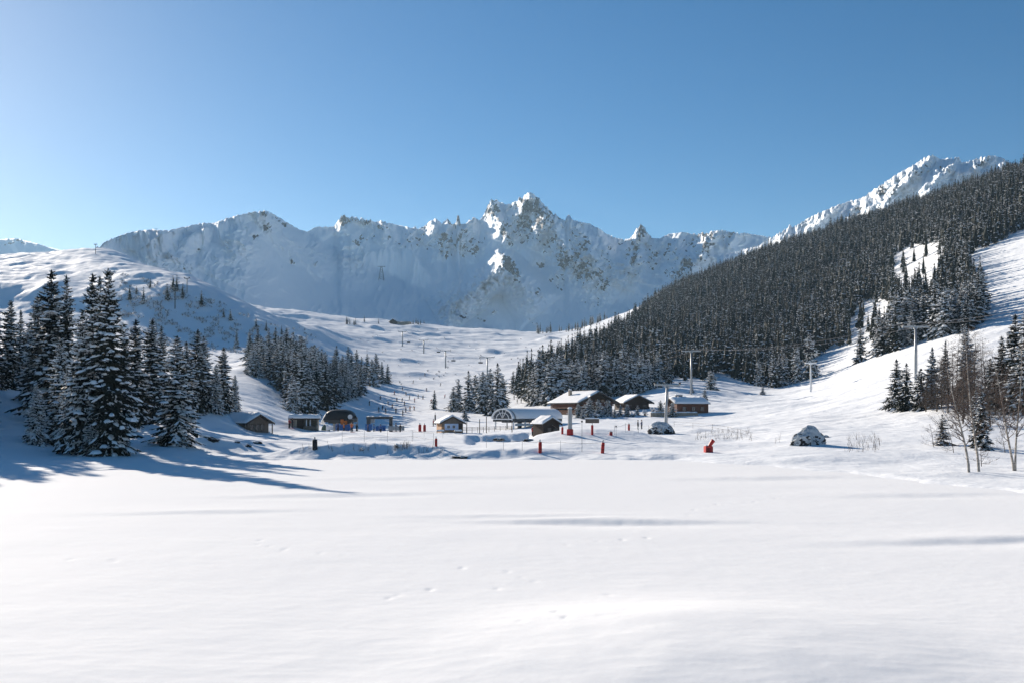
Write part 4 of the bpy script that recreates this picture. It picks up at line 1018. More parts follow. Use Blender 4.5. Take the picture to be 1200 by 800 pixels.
# --- small dark cabin
t = house('dark_cabin', 'small dark brown cabin with a rounded snow cap on its left roof', 'cabin', spot(640, 511.5, 190), 32, 3.7, 3.6, 2.55, 3.55, WOOD, ov=.4, th=.42)
part_box('door', t, GREYWOOD, -.9, -.1, -1.87, -1.803, -.1, 1.8)
gm('brace', t, GREYWOOD, lambda g: tube(g, [(.1, -1.86, 2.3), (1.5, -1.86, 1.5)], [.07, .07], 5))
window(t, .9, .95, .6, .6, -1.8, frame=GREYWOOD)

# --- chalets
def balcony(t, x0, x1, y, z, dpt, m, ax='y', sgn=-1):
    def bb(g, u0, u1, d0, d1, z0, z1):
        lo, hi = sorted((y + sgn * d0, y + sgn * d1))
        if ax == 'y': box(g, u0, u1, lo, hi, z0, z1)
        else: box(g, lo, hi, u0, u1, z0, z1)
    b_ = gm('balcony', t, m, lambda g: bb(g, x0, x1, .004, dpt, z - .18, z))
    def rail(g):
        bb(g, x0, x1, dpt - .08, dpt, z + .85, z + .97)
        n = int((x1 - x0) / .28)
        for i in range(n): u = x0 + (x1 - x0) * (i + .5) / n; bb(g, u - .09, u + .09, dpt - .06, dpt - .02, z + .002, z + .848)
    gm('railing', b_, m, rail)
    return b_
t = house('large_chalet', 'large chalet with a wide snowy gable and red-brown balconies', 'chalet', spot(682, 490, 294), 30, 11.4, 14.5, 5.0, 7.6, WOOD, ov=1.5, th=.32, gable_m=WOOD, ovf=1.8, roof_t=.3)
gm('stone_base', t, STONE, lambda g: box(g, -5.75, 5.75, -7.36, 7.3, -.6, 1.5))
for z in (2.1, 4.3): 
    for x in (-4.2, -2.0, .2, 2.3, 4.4):
        if z < 4 or abs(x) < 4: window(t, x, z, 1.0, 1.15, -7.32 if z > 2.7 else -7.26, frame=PALEWOOD)
for y in (-5.2, -2.6, 0, 2.6, 5.2):
    for z in (2.0, 3.6): window(t, y, z, .95, 1.0, -5.7, ax='x', frame=REDWOOD)
balcony(t, -5.4, 5.4, -7.31, 3.9, 1.2, REDWOOD); balcony(t, -6.9, 6.5, -5.7, 3.2, 1.2, REDWOOD, 'x'); balcony(t, -6.9, 6.5, -5.7, 1.5, 1.2, REDWOOD, 'x')
c_ = gm('chimney', t, STONE, lambda g: box(g, -3.3, -2.5, 1.5, 2.3, 6.3, 8.4)); gm('chimney_snow', c_, M_ROOFSNOW, lambda g: tube(g, [(-2.9, 1.9, 8.4), (-2.9, 1.9, 8.6), (-2.9, 1.9, 8.78)], [.55, .5, .2], 9), True)
t = house('chalet', 'dark chalet with a low snowy gable right of the large one', 'chalet', spot(740, 487, 306), 16, 7.6, 9.0, 4.3, 6.1, WOOD, ov=1.2, th=.32, ovf=1.4, roof_t=.26)
for x in (-2.4, 0, 2.4): window(t, x, 2.2, .9, 1.1, -4.5, frame=GREYWOOD)
balcony(t, -3.6, 3.6, -4.5, 1.9, 1.0, WOOD)
gm('stone_base', t, STONE, lambda g: box(g, -3.85, 3.85, -4.56, 4.55, -.6, 1.2))
t = house('brown_chalet', 'long red-brown chalet behind the lift pylon, roof flat with snow', 'chalet', spot(806, 485.5, 280), -74, 6.2, 9.6, 3.2, 4.5, REDWOOD, ov=.7, th=.45, ovf=.9)
for y in (-2.6, .2, 2.9): window(t, y, 1.1, 1.0, 1.1, 3.1, ax='x', sgn=1, frame=WOOD)
part_box('door', t, WOOD, -.5, .5, -4.86, -4.803, -.1, 2.0); gm('plinth', t, STONE, lambda g: box(g, -3.16, 3.16, -4.78, 4.78, -.6, .5))
c_ = gm('chimney', t, WOOD, lambda g: box(g, -1.6, -.9, -3.2, -1.2, 4.2, 5.5)); gm('chimney_snow', c_, M_ROOFSNOW, lambda g: box(g, -1.7, -.8, -3.3, -1.1, 5.502, 5.75))
X, Y, Z = spot(790, 486, 272); t = empty('stone_wall', (X, Y, Z), R(4), label='low dark stone wall capped with snow in front of the red-brown chalet', cat='wall')
w_ = gm('masonry', t, STONE, lambda g: box(g, -6.5, 6.5, -.25, .25, -.8, .65)); link('cap_snow', snow_sheet((-6.5, -.25, .65), (6.5, -.25, .65), (6.5, .25, .65), (-6.5, .25, .65), .3, 40, 4, 8, edge=.15).mesh('cap_snow', [M_ROOFSNOW], True), w_)

# --- mountain restaurant far up the piste
X, Y, Z = at(463, 379.5); s = Y / F
t = house('mountain_restaurant', 'far dark-roofed mountain restaurant on the crest at the top of the piste', 'restaurant', (X, Y, Z), -25, 9.5 * s, 9 * s, 2.6 * s, 5.2 * s, WOOD, ov=1.0 * s, th=.25)
gm('terrace', t, STONE, lambda g: box(g, 6 * s, 21 * s, -5 * s, 2 * s, -1.5 * s, 1.6 * s))
gm('annex', t, WOOD, lambda g: prism(g, [(-14 * s, -s), (-7.2 * s, -s), (-7.2 * s, 1.5 * s), (-10.5 * s, 2.8 * s), (-14 * s, 1.5 * s)], -3 * s, 3 * s))
# ------------------------------------------------------------------ red safety pads, posts, signs
def pad(px, top, bs, label, m=RED, lean=0.0, w=None, name='safety_pad', group=None, Y=None):
    X, Y, Z = at(px, bs) if Y is None else (lambda x: (x, Y, ground(x, Y)))((px - 600) / F * Y)
    h = (bs - top) / F * Y; r_ = w or .145 * h
    t = empty(name, (X, Y, Z), 0, label=label, cat='safety pad', group=group); t.rotation_euler.y = lean
    gm('cushion', t, m, lambda g: tube(g, [(0, 0, -.15), (0, 0, .04), (0, 0, h * .45), (0, 0, h * .86), (0, 0, h * .9)], [r_ * .9, r_, r_ * 1.03, r_, r_ * .75], 12), True)
    gm('pole', t, STEEL, lambda g: tube(g, [(0, 0, h * .9), (0, 0, h * 1.12)], [r_ * .3, r_ * .3], 7))
    gm('strap', t, TROUSER, lambda g: [tube(g, [(0, 0, h * f), (0, 0, h * f + .05)], [r_ * 1.06, r_ * 1.06], 12) for f in (.3, .65)])
    return t
pad(511, 512, 522.5, 'red padded post on the shore bank below the wooden hut')
pad(633, 516, 530, 'red padded post on the shore left of the large leaning one')
pad(706, 516.5, 530.5, 'slightly leaning red padded post on the shore below the sign', lean=.06)
pad(492, 496, 505, 'left one of the two red pads side by side left of the wooden hut', w=.36)
pad(497.5, 496.5, 505, 'right one of the two red pads side by side left of the wooden hut', w=.33)
pad(659, 499, 508, 'red padded post between the dark cabin and the concrete pillar')
pad(737, 495.5, 504, 'tall thin red pad below the dark chalet')
pad(716, 505, 509.5, 'short dark red pad right of the sign board', w=.22)
pad(369, 513, 526, 'dark navy padded post standing in the shade below the kiosk', m=TROUSER, w=.28)
pad(510, 484, 497, 'slim dark pad at the foot of the piste above the two red pads', m=TROUSER, w=.2)
# concrete pillar with red foot
X, Y, Z = at(668, 509); t = empty('pillar', (X, Y, Z), 0, label='grey steel pillar with a red padded foot below the large chalet', cat='pillar')
gm('shaft', t, STEEL, lambda g: tube(g, [(0, 0, .5), (0, 0, 3.6)], [.3, .28], 12)); gm('foot_pad', t, RED, lambda g: tube(g, [(0, 0, -.2), (0, 0, .75), (0, 0, .8)], [.45, .45, .36], 14))
gm('cap', t, M_ROOFSNOW, lambda g: tube(g, [(0, 0, 3.6), (0, 0, 3.75), (0, 0, 3.85)], [.33, .3, .12], 12), True)
# sign board on a red post
X, Y, Z = at(694, 509); t = empty('piste_sign', (X, Y, Z), 0, label='grey sign board on a red padded post below the large chalet', cat='sign')
gm('cushion', t, RED, lambda g: tube(g, [(0, 0, -.2), (0, 0, 1.3), (0, 0, 1.35)], [.17, .17, .1], 10)); gm('pole', t, STEEL, lambda g: tube(g, [(0, 0, 1.35), (0, 0, 2.2)], [.05, .05], 6))
part_box('board', t, GREYWOOD, -.95, .95, -.12, -.06, 1.62, 2.2); gm('board_snow', t, M_ROOFSNOW, lambda g: box(g, -.95, .95, -.13, .0, 2.203, 2.32))
# tall thin pole
for px, tp, bs, lb in ((682, 492, 529, 'tall thin marker pole on the shore right of the dark cabin'), (722, 498, 511, 'thin pole right of the sign board'), (748, 497, 507, 'thin pole by the two dark skiers below the chalets')):
    X, Y, Z = at(px, bs); h = (bs - tp) / F * Y; t = empty('marker_pole', (X, Y, Z), 0, label=lb, cat='pole')
    gm('shaft', t, STEEL, lambda g: tube(g, [(0, 0, -.4), (0, 0, h)], [.035, .025], 6)); gm('disc', t, TROUSER, lambda g: tube(g, [(0, -.03, h - .15), (0, .03, h - .15)], [.12, .12], 10))
# rope fences on thin poles
fence('rope_fence', 'rope fence on thin poles along the bank below the chairlift station', [at(401, 517), at(427, 517), at(454, 517.5), at(483, 517), at(508, 521)], 1.7, STEEL, ROPE, 2, .028, .014, sag=.12)
fence('rope_fence', 'rope fence on thin poles along the shore below the terrace', [at(570, 524), at(590, 527), at(612, 528), at(632, 529), at(657, 529.5), at(706, 530)], 1.4, STEEL, ROPE, 1, .026, .014, sag=.12)
fence('rope_fence', 'rope fence curving from the lift pylon down to the reeds', [at(790, 499.5), at(812, 501), at(835, 503), at(853, 507), at(868, 511), at(880, 515)], 1.15, ROPE, ROPE, 2, .03, .02, sag=.05)
fence('rope_fence', 'rope fence on thin poles below the two dark chalets', [at(720, 509), at(733, 506), at(760, 505), at(775, 509)], 1.3, STEEL, ROPE, 1, .026, .014, sag=.1)
fence('rope_fence', 'short rope fence to the left of the dark cabin', [at(484, 514), at(497, 512), at(519, 513)], 1.3, STEEL, ROPE, 1, .026, .014, sag=.1)

# ------------------------------------------------------------------ snow cannon
X, Y, Z = at(830, 529.5); t = empty('snow_gun', (X, Y, Z), R(10), label='red snow gun with its barrel tipped up to the right on the shore', cat='snow gun'); t.scale = (.88, .88, .9)
gm('body', t, REDP, lambda g: (box(g, -.52, .52, -.4, .4, -.1, .78), box(g, -.46, .46, -.34, .34, .782, .86)))
gm('side_vent', t, TROUSER, lambda g: [box(g, -.4, .1, -.43, -.402, .15 + .16 * i, .24 + .16 * i) for i in range(3)])
b_ = gm('barrel', t, REDP, lambda g: tube(g, [(.15, 0, .8), (.32, 0, 1.05), (.62, 0, 1.45), (.72, 0, 1.58)], [.2, .24, .27, .29], 14), True)
gm('muzzle', b_, TROUSER, lambda g: tube(g, [(.72, 0, 1.58), (.74, 0, 1.605)], [.26, .24], 14))
gm('snow_cap', t, M_ROOFSNOW, lambda g: tube(g, [(-.25, 0, .862), (-.25, 0, .93), (-.25, 0, .98)], [.22, .2, .08], 10), True)

# ------------------------------------------------------------------ boulders
def boulder(px, bs, wpx, hpx, label, seed, rockiness, name='boulder'):
    X, Y, Z = at(px, bs); s = Y / F; rx = wpx * s / 2; rz = hpx * s
    nu, nv = 64, 36; u, v = np.meshgrid(np.linspace(0, 2 * np.pi, nu, endpoint=False), np.linspace(-.35, np.pi / 2, nv))
    n = fbm(np.cos(u) * 1.4 + seed, np.sin(u) * 1.4 + v * 1.2, 4)
    n2 = ridged(np.cos(u) * 3 + seed, np.sin(u) * 3 + v * 3.5, 3) - .9
    rr_ = 1 + .32 * n + .2 * n2 * np.cos(v)
    x = np.cos(v) ** .8 * np.cos(u) * rx * rr_; y = np.cos(v).clip(0) ** .8 * np.sin(u) * rx * .8 * rr_; z = np.sin(v) * rz * (1 + .16 * n)
    f = []
    for j in range(nv - 1):
        for i in range(nu): f.append((j * nu + i, j * nu + (i + 1) % nu, (j + 1) * nu + (i + 1) % nu, (j + 1) * nu + i))
    me = np_mesh(name, np.stack([x, y, z], -1).reshape(-1, 3), np.array(f), [M_BOULDER])
    hh = np.sin(v)
    fl = .5 * fbm(x * 1.6 + seed, z * 2.2 + y, 3) + .3 * n2
    rk = sstep(-.1, .1, fl - (.62 - rockiness * 1.15 * np.clip(1.1 - hh, 0, 1)))
    a_ = me.attributes.new('rock', 'FLOAT', 'POINT'); a_.data.foreach_set('value', rk.astype(np.float32).reshape(-1))
    o = link(name, me); o.location = (X, Y + rx * .4, Z - .05); return tag(o, label, 'boulder')
boulder(948, 521, 31, 20, 'big dark boulder under a dome of snow on the right shore', 3.1, .52)
boulder(775, 508, 26, 13, 'smooth snow-buried boulder with a dark foot by the lift pylon', 6.1, .78)
boulder(968, 512, 8, 3, 'small rock poking out right of the big snow-domed boulder', 5.2, .9)
boulder(932, 521, 9, 7, 'small rock at the left foot of the big snow-domed boulder', 1.2, .8)
for px, bs, w_, h_, lb in ((249, 516, 14, 4, 'flat dark rock under snow on the shaded left shore'), (301, 519, 10, 3, 'flat dark rock below the low hut'), (291, 523, 7, 4, 'dark stone at the water edge below the low hut'), (538, 536, 22, 3, 'dark rock slab at the foot of the shore bank'), (277, 518, 7, 2.4, 'small rock between the flat ones on the left shore'), (620, 516, 12, 3, 'dark rock in the hollow below the terrace'), (585, 515, 14, 3, 'long dark rock in the hollow below the terrace')):
    boulder(px, bs, w_, h_, lb, px * .37, 1.0)

# ------------------------------------------------------------------ lift towers, cables, chairs
TOWERS = {}
def tower(key, px, top, bs, label, arm=3.4, r_=.32, Y=None, name='lift_tower', group=None, m=STEEL, yaw=0.0):
    if Y is None: X, Y, Z = at(px, bs)
    else: X = (px - 600) / F * Y; Z = ground(X, Y)
    h = EYE + (HOR - top) / F * Y - Z
    t = empty(name, (X, Y, Z), yaw, label=label, cat='lift tower', group=group)
    gm('pole', t, m, lambda g: tube(g, [(0, 0, -.6), (0, 0, h * .5), (0, 0, h)], [r_, r_ * .85, r_ * .7], 12), True)
    a = gm('crossarm', t, m, lambda g: (box(g, -arm, arm, -.2, .2, h + .002, h + .42), box(g, -.5, .5, -.22, .22, h - .3, h)))
    for s in (-1, 1):
        sh = gm('sheave_train', t, DARKSTEEL, lambda g: [tube(g, [(s * arm - .06, y, h + .72), (s * arm + .06, y, h + .72)], [.25, .25], 8) for y in (-.9, -.45, 0, .45, .9)] + [box(g, s * arm - .04, s * arm + .04, -1.1, 1.1, h + .43, h + .62)])
    gm('ladder', t, DARKSTEEL, lambda g: (tube(g, [(r_ + .1, -.2, .5), (r_ * .75 + .1, -.2, h)], [.025, .025], 4), tube(g, [(r_ + .1, .2, .5), (r_ * .75 + .1, .2, h)], [.025, .025], 4)))
    c, s_ = math.cos(yaw), math.sin(yaw)
    TOWERS[key] = [Vector((X + c * k * arm, Y + s_ * k * arm, Z + h + .97)) for k in (-1, 1)]
    return t
LT = 'lift towers up the middle piste'
tower('A', 780, 452, 499, 'leaning grey lift tower in front of the red-brown chalet', 2.9, .36)
bpy.data.objects['lift_tower'].rotation_euler.y = .035
tower('B', 810, 412, 462, 'tall thin lift tower among the first trees of the great forest', 3.2, .38)
tower('C', 1073, 384, 448, 'tall lift tower with a wide crossarm on the right slope', 3.4, .4)
tower('D', 1024, 355, 386, 'leaning grey lift tower in the gap of the great forest', 3.0, .4)
tower('E', 950, 426, 459, 'pale slim lift tower at the lower edge of the great forest', 1.8, .3, m=WHITE)
tower('P1', 571, 419, 450, 'lift tower behind the little wood, lowest of the row up the piste', 4.0, .42, Y=540)
tower('P2', 522, 411, 431, 'lift tower in the middle of the piste above the little wood', 3.6, .45)
tower('P3', 496.5, 399, 414, 'third lift tower up the piste, small', 3.4, .5)
tower('P4', 471.5, 389, 406, 'uppermost lift tower of the piste below the far restaurant', 3.2, .5)
tower('L1', 219, 327, 344, 'small lift tower on the shaded ridge above the left spruces', 1.3, .25)
tower('L2', 205, 341, 362, 'small dark lift tower low on the shaded left ridge', 1.2, .25, m=DARKSTEEL)
def cable(a, b, label, n=24, sag=2.5, r_=.045):
    o = gm('lift_cable', None, CABLE, lambda g: tube(g, [a.lerp(b, i / n) - Vector((0, 0, sag * 4 * (i / n) * (1 - i / n))) for i in range(n + 1)], [r_] * (n + 1), 5))
    return tag(o, label, 'cable', 'lift cables')
far_r = Vector(wpt(1260, 350, 200)); far_l = Vector(wpt(640, 436, 560))
for k, w_ in enumerate(('left', 'right')):
    cable(TOWERS['C'][k], TOWERS['B'][k], 'lift cable across the great forest to the thin tower, %s strand' % w_)
    cable(TOWERS['B'][k], far_l + Vector((k * 6, 0, 0)), 'lift cable running left from the thin forest tower, %s strand' % w_, sag=3)
    cable(TOWERS['C'][k], far_r + Vector((k * 5, 0, 0)), 'lift cable leaving the wide right tower to the picture edge, %s strand' % w_, sag=1)
    for a, b, nm in (('P1', 'P2', 'lowest'), ('P2', 'P3', 'middle'), ('P3', 'P4', 'topmost')):
        cable(TOWERS[a][k], TOWERS[b][k], '%s span of the piste lift cable, %s strand' % (nm, w_), sag=3.5, r_=.03)
def chair(a, b, f, label, sag=3.5):
    p = a.lerp(b, f) - Vector((0, 0, sag * 4 * f * (1 - f)))
    t = empty('lift_chair', p, 0, label=label, cat='lift chair', group='chairs of the piste lift')
    gm('hanger', t, DARKSTEEL, lambda g: tube(g, [(0, 0, .1), (.1, 0, -.8), (0, .1, -1.8)], [.06] * 3, 5))
    gm('seat', t, TROUSER, lambda g: (box(g, -1.3, 1.3, -.3, .35, -2.6, -2.45), box(g, -1.3, 1.3, .352, .46, -2.6, -1.8)))
    gm('safety_bar', t, DARKSTEEL, lambda g: tube(g, [(-1.2, .3, -1.9), (-1.2, -.5, -2.1), (1.2, -.5, -2.1), (1.2, .3, -1.9)], [.04] * 4, 5))
chair(TOWERS['P1'][1], TOWERS['P2'][1], .28, 'lift chair nearest the lowest piste tower'); chair(TOWERS['P1'][0], TOWERS['P2'][0], .62, 'lift chair halfway between the two lower piste towers')
chair(TOWERS['P2'][1], TOWERS['P3'][1], .5, 'lift chair between the middle piste towers'); chair(TOWERS['P3'][0], TOWERS['P4'][0], .5, 'lift chair high on the piste below the far restaurant')
chair(TOWERS['C'][0], TOWERS['B'][0], .35, 'lift chair hanging before the great forest', 2.5)
# lattice pylon on the mountain
pxs_, vs_, VV_ = SHEETS['rocky_mountain']
def on_sheet(px, py):
    i = int(np.argmin(np.abs(pxs_ - px))); c = VV_[:, i, :]; q = HOR - (c[:, 2] - EYE) * F / c[:, 1]
    j = int(np.argmin(np.abs(q[:190] - py))); return Vector(c[j])
for px, py, tp, lb in ((447, 329, 313, 'lattice cableway pylon alone on the shaded mountain slope'),):
    p = on_sheet(px, py); h = (py - tp) / F * p.y; t = empty('cableway_pylon', p, 0, label=lb, cat='pylon')
    for sx in (-1, 1):
        for sy in (-1, 1): gm('leg', t, DARKSTEEL, lambda g: tube(g, [(sx * h * .2, sy * h * .2, -3), (sx * h * .05, sy * h * .05, h)], [.55, .4], 5))
    def lat(g):
        for k in range(6):
            z0, z1 = h * k / 6, h * (k + 1) / 6; w0, w1 = h * (.2 - .15 * k / 6), h * (.2 - .15 * (k + 1) / 6)
            for s in (-1, 1): tube(g, [(-s * w0, -w0, z0), (s * w1, -w1, z1)], [.25, .25], 4); tube(g, [(-s * w0, w0, z0), (s * w1, w1, z1)], [.25, .25], 4)
    gm('lattice', t, DARKSTEEL, lat); gm('crossarm', t, DARKSTEEL, lambda g: box(g, -h * .28, h * .28, -.8, .8, h + .01, h + 1.4))
for px, tp, bs, lb in ((112, 286, 297, 'tiny lift mast on the bright left skyline'), (183, 268, 277, 'tiny mast on the ridge right of the bright left skyline')):
    if px < 150: X, Y, Z = at(px, bs + 1)
    else: p = on_sheet(px, bs); X, Y, Z = p
    t = empty('ridge_mast', (X, Y, Z), 0, label=lb, cat='mast'); h = (bs - tp) / F * Y
    gm('shaft', t, DARKSTEEL, lambda g: tube(g, [(0, 0, -2), (0, 0, h)], [.3, .25], 6)); gm('crossarm', t, DARKSTEEL, lambda g: box(g, -h * .18, h * .18, -.3, .3, h + .003, h + .6))

# ------------------------------------------------------------------ skiers
def make_body(pose):
    J = {'pelvis': (0, 0, .92), 'chest': (0, -.02, 1.30), 'neck': (0, -.01, 1.50), 'head0': (0, -.02, 1.60), 'head1': (0, -.03, 1.74)}
    if pose == 'stand':
        J.update(lk=(.11, -.03, .50), lf=(.12, .02, .08), lt=(.13, -.16, .05), rk=(-.11, -.03, .50), rf=(-.12, .02, .08), rt=(-.13, -.16, .05),
                 ls=(.19, 0, 1.42), le=(.27, -.03, 1.15), lh=(.28, -.25, 1.02), rs=(-.19, 0, 1.42), re=(-.27, -.03, 1.15), rh=(-.28, -.25, 1.02))
    else:
        J.update(pelvis=(0, .10, .78), chest=(0, -.10, 1.10), neck=(0, -.17, 1.27), head0=(0, -.22, 1.35), head1=(0, -.26, 1.48),
                 lk=(.13, -.14, .47), lf=(.13, .02, .08), lt=(.13, -.18, .05), rk=(-.13, -.14, .47), rf=(-.13, .02, .08), rt=(-.13, -.18, .05),
                 ls=(.20, -.10, 1.20), le=(.33, -.16, .98), lh=(.30, -.42, .92), rs=(-.20, -.10, 1.20), re=(-.33, -.16, .98), rh=(-.30, -.42, .92))
    names = list(J); E = [('pelvis', 'chest'), ('chest', 'neck'), ('neck', 'head0'), ('head0', 'head1'), ('pelvis', 'lk'), ('lk', 'lf'), ('lf', 'lt'), ('pelvis', 'rk'), ('rk', 'rf'), ('rf', 'rt'), ('chest', 'ls'), ('ls', 'le'), ('le', 'lh'), ('chest', 'rs'), ('rs', 're'), ('re', 'rh')]
    rad = dict(pelvis=.17, chest=.18, neck=.075, head0=.10, head1=.105, lk=.095, rk=.095, lf=.08, rf=.08, lt=.055, rt=.055, ls=.10, rs=.10, le=.07, re=.07, lh=.06, rh=.06)
    me = bpy.data.meshes.new('body'); me.from_pydata([J[n] for n in names], [(names.index(a), names.index(b)) for a, b in E], [])
    ob = bpy.data.objects.new('tmp', me); COL.objects.link(ob)
    sk = ob.modifiers.new('skin', 'SKIN'); ob.modifiers.new('sub', 'SUBSURF').levels = 1
    for i, n in enumerate(names): me.skin_vertices[0].data[i].radius = (rad[n], rad[n]); me.skin_vertices[0].data[i].use_root = (n == 'pelvis')
    dg = bpy.context.evaluated_depsgraph_get(); out = bpy.data.meshes.new_from_object(ob.evaluated_get(dg)); bpy.data.objects.remove(ob)
    out.name = 'person'; out.materials.clear()
    for m in (TROUSER, JACKET, SKIN): out.materials.append(m)
    hip = J['pelvis'][2]; nk = J['neck'][2] + .03
    for p in out.polygons: p.material_index = 2 if p.center.z > nk else (1 if p.center.z > hip - .06 else 0); p.use_smooth = True
    g = Geo(); h1 = Vector(J['head1'])
    n = 10; vs = []
    for j in range(5):
        a = j / 4 * 1.45
        for k in range(n): b = 6.283 * k / n; vs.append((h1.x + .135 * math.cos(a) * math.cos(b), h1.y + .01 + .15 * math.cos(a) * math.sin(b), h1.z - .03 + .15 * math.sin(a)))
    g.add(vs, [(j * n + k, j * n + (k + 1) % n, (j + 1) * n + (k + 1) % n, (j + 1) * n + k) for j in range(4) for k in range(n)])
    hel = g.mesh('helmet', [TROUSER], True)
    g = Geo(); tube(g, [(J['lh'][0], J['lh'][1] - .03, J['lh'][2] + .08), (J['lh'][0] + .06, J['lh'][1] + (.45 if pose != 'stand' else -.06), .02)], [.016, .012], 5); pole = g.mesh('ski_pole', [DARKSTEEL])
    g = Geo(); box(g, -.05, .05, -.85, .75, 0, .03); g.add([(-.05, -.85, 0), (.05, -.85, 0), (.03, -1.0, .10), (-.03, -1.0, .10)], [(0, 1, 2, 3)]); ski = g.mesh('ski', [REDP])
    return out, hel, pole, ski
POSES = [make_body('stand'), make_body('ski')]
CLR = {'dark': (.02, .022, .03), 'black': (.012, .012, .014), 'red': (.35, .03, .03), 'orange': (.55, .16, .05), 'blue': (.03, .12, .38), 'pink': (.5, .15, .18), 'navy': (.02, .04, .12)}
def person(px, bs, col, pose, label, yaw=None, skis=True, Y=None, group='skiers around the lifts and on the piste'):
    if Y is None: X, Y, Z = at(px, bs)
    else: X = (px - 600) / F * Y; Z = ground(X, Y)
    b, hel, pole, ski = POSES[pose]
    o = link('person', b); o.location = (X, Y, Z + .03); o.rotation_euler = (0, 0, random.uniform(-2.5, 2.5) if yaw is None else yaw); o.color = (*CLR[col], 1); o.scale = (1.12, 1.12, 1.12)
    tag(o, label, 'person', group)
    link('helmet', hel, o)
    if skis:
        for s in (-1, 1):
            k = link('ski', ski, o); k.location = (s * .12, 0, -.01)
            q = link('ski_pole', pole, o)
            if s < 0: q.scale = (-1, 1, 1)
for px, bs, c, ps, lb in [
    (433, 475, 'black', 0, 'black-clad skier alone at the left edge of the lower piste'), (444, 482.5, 'dark', 0, 'dark skier, leftmost of the three just above the steel portal'),
    (448, 480, 'dark', 1, 'dark crouching skier in the middle of the three above the steel portal'), (452, 484, 'navy', 0, 'navy-clad skier, rightmost of the three above the steel portal'),
    (459.5, 478, 'orange', 1, 'orange-clad skier gliding left of the dark pair on the lower piste'), (455, 474, 'dark', 1, 'dark skier coming down just above the orange one'),
    (464, 484, 'dark', 0, 'dark skier standing right of the three above the steel portal'), (471, 470.5, 'black', 1, 'black-clad skier high in the lower piste crowd'),
    (472, 487, 'black', 0, 'black-clad skier lowest on the piste above the crowd barrier'), (474, 475.5, 'dark', 0, 'broad dark skier in the middle of the piste crowd'),
    (475.5, 483, 'navy', 0, 'navy skier just below the broad dark one'), (480, 468, 'dark', 0, 'dark skier at the top left of the piste crowd'),
    (480.5, 481.5, 'orange', 0, 'skier in orange, left of the two orange ones in the piste crowd'), (485.5, 480.5, 'orange', 1, 'skier in orange, right of the two orange ones in the piste crowd'),
    (486, 471, 'pink', 0, 'skier in pink above the two orange ones'), (490, 466.5, 'dark', 0, 'dark skier at the top of the piste crowd'), (495.5, 467.5, 'dark', 1, 'dark skier furthest right at the top of the piste crowd'),
    (445.5, 468, 'dark', 1, 'dark skier high on the left of the piste'), (465, 470, 'navy', 1, 'navy skier crossing the piste left of the crowd'), (472, 457, 'dark', 1, 'lone dark skier far up the piste'),
    (476, 463, 'dark', 1, 'dark skier above the piste crowd, left of its top row'), (500, 458, 'navy', 1, 'navy skier high on the piste right of the lone far one'), (484, 449, 'dark', 1, 'tiny dark skier far up the middle of the piste'),
    (462, 462, 'red', 1, 'skier in red on the left side above the piste crowd'), (505, 472, 'red', 1, 'skier in red just left of the small lone spruce'), (516, 452, 'dark', 1, 'tiny dark skier above the small lone spruce'), (498, 440, 'dark', 1, 'topmost tiny dark skier below the middle lift tower'),
    (508, 499, 'red', 0, 'person in red at the left of the wooden hut'), (521, 466, 'pink', 1, 'pink-clad skier left of the little wood'), (602.5, 468, 'dark', 0, 'dark skier right of the little wood under the lone spruce'),
    (606, 472.5, 'black', 0, 'black-clad skier behind the arched lift building, left of a pair'), (611, 472, 'dark', 0, 'dark skier behind the arched lift building, right of a pair'),
    (412, 506, 'orange', 0, 'person in orange before the blue mats of the chairlift station')]:
    person(px, bs, c, ps, lb)
for px, Y, c, lb in ((339, 208, 'red', 'person in red standing left of the kiosk'), (342.5, 209, 'dark', 'person in dark clothes beside the red one left of the kiosk'), (413, 226, 'blue', 'person in blue under the right end of the black canopy'), (418, 228, 'dark', 'person in dark clothes right of the black canopy'),
                     (431, 230, 'navy', 'person in navy at the left leg of the steel portal'), (438, 229, 'blue', 'person in blue in the opening of the steel portal'), (446, 231, 'blue', 'second person in blue in the opening of the steel portal'), (469, 232, 'black', 'person in black by the crowd barrier'), (464, 239, 'dark', 'person in dark clothes behind the crowd barrier'), (624, 195, 'red', 'person in red at the left wall of the dark cabin'), (403, 224, 'orange', 'person in orange in front of the black canopy'), (396, 224, 'navy', 'person in navy in front of the black canopy'), (747.5, 212, 'dark', 'left one of the two dark figures below the dark chalet'), (752, 214, 'navy', 'right one of the two dark figures below the dark chalet')):
    person(px, 0, c, 0, lb, Y=Y, skis=px < 470 and px != 413)

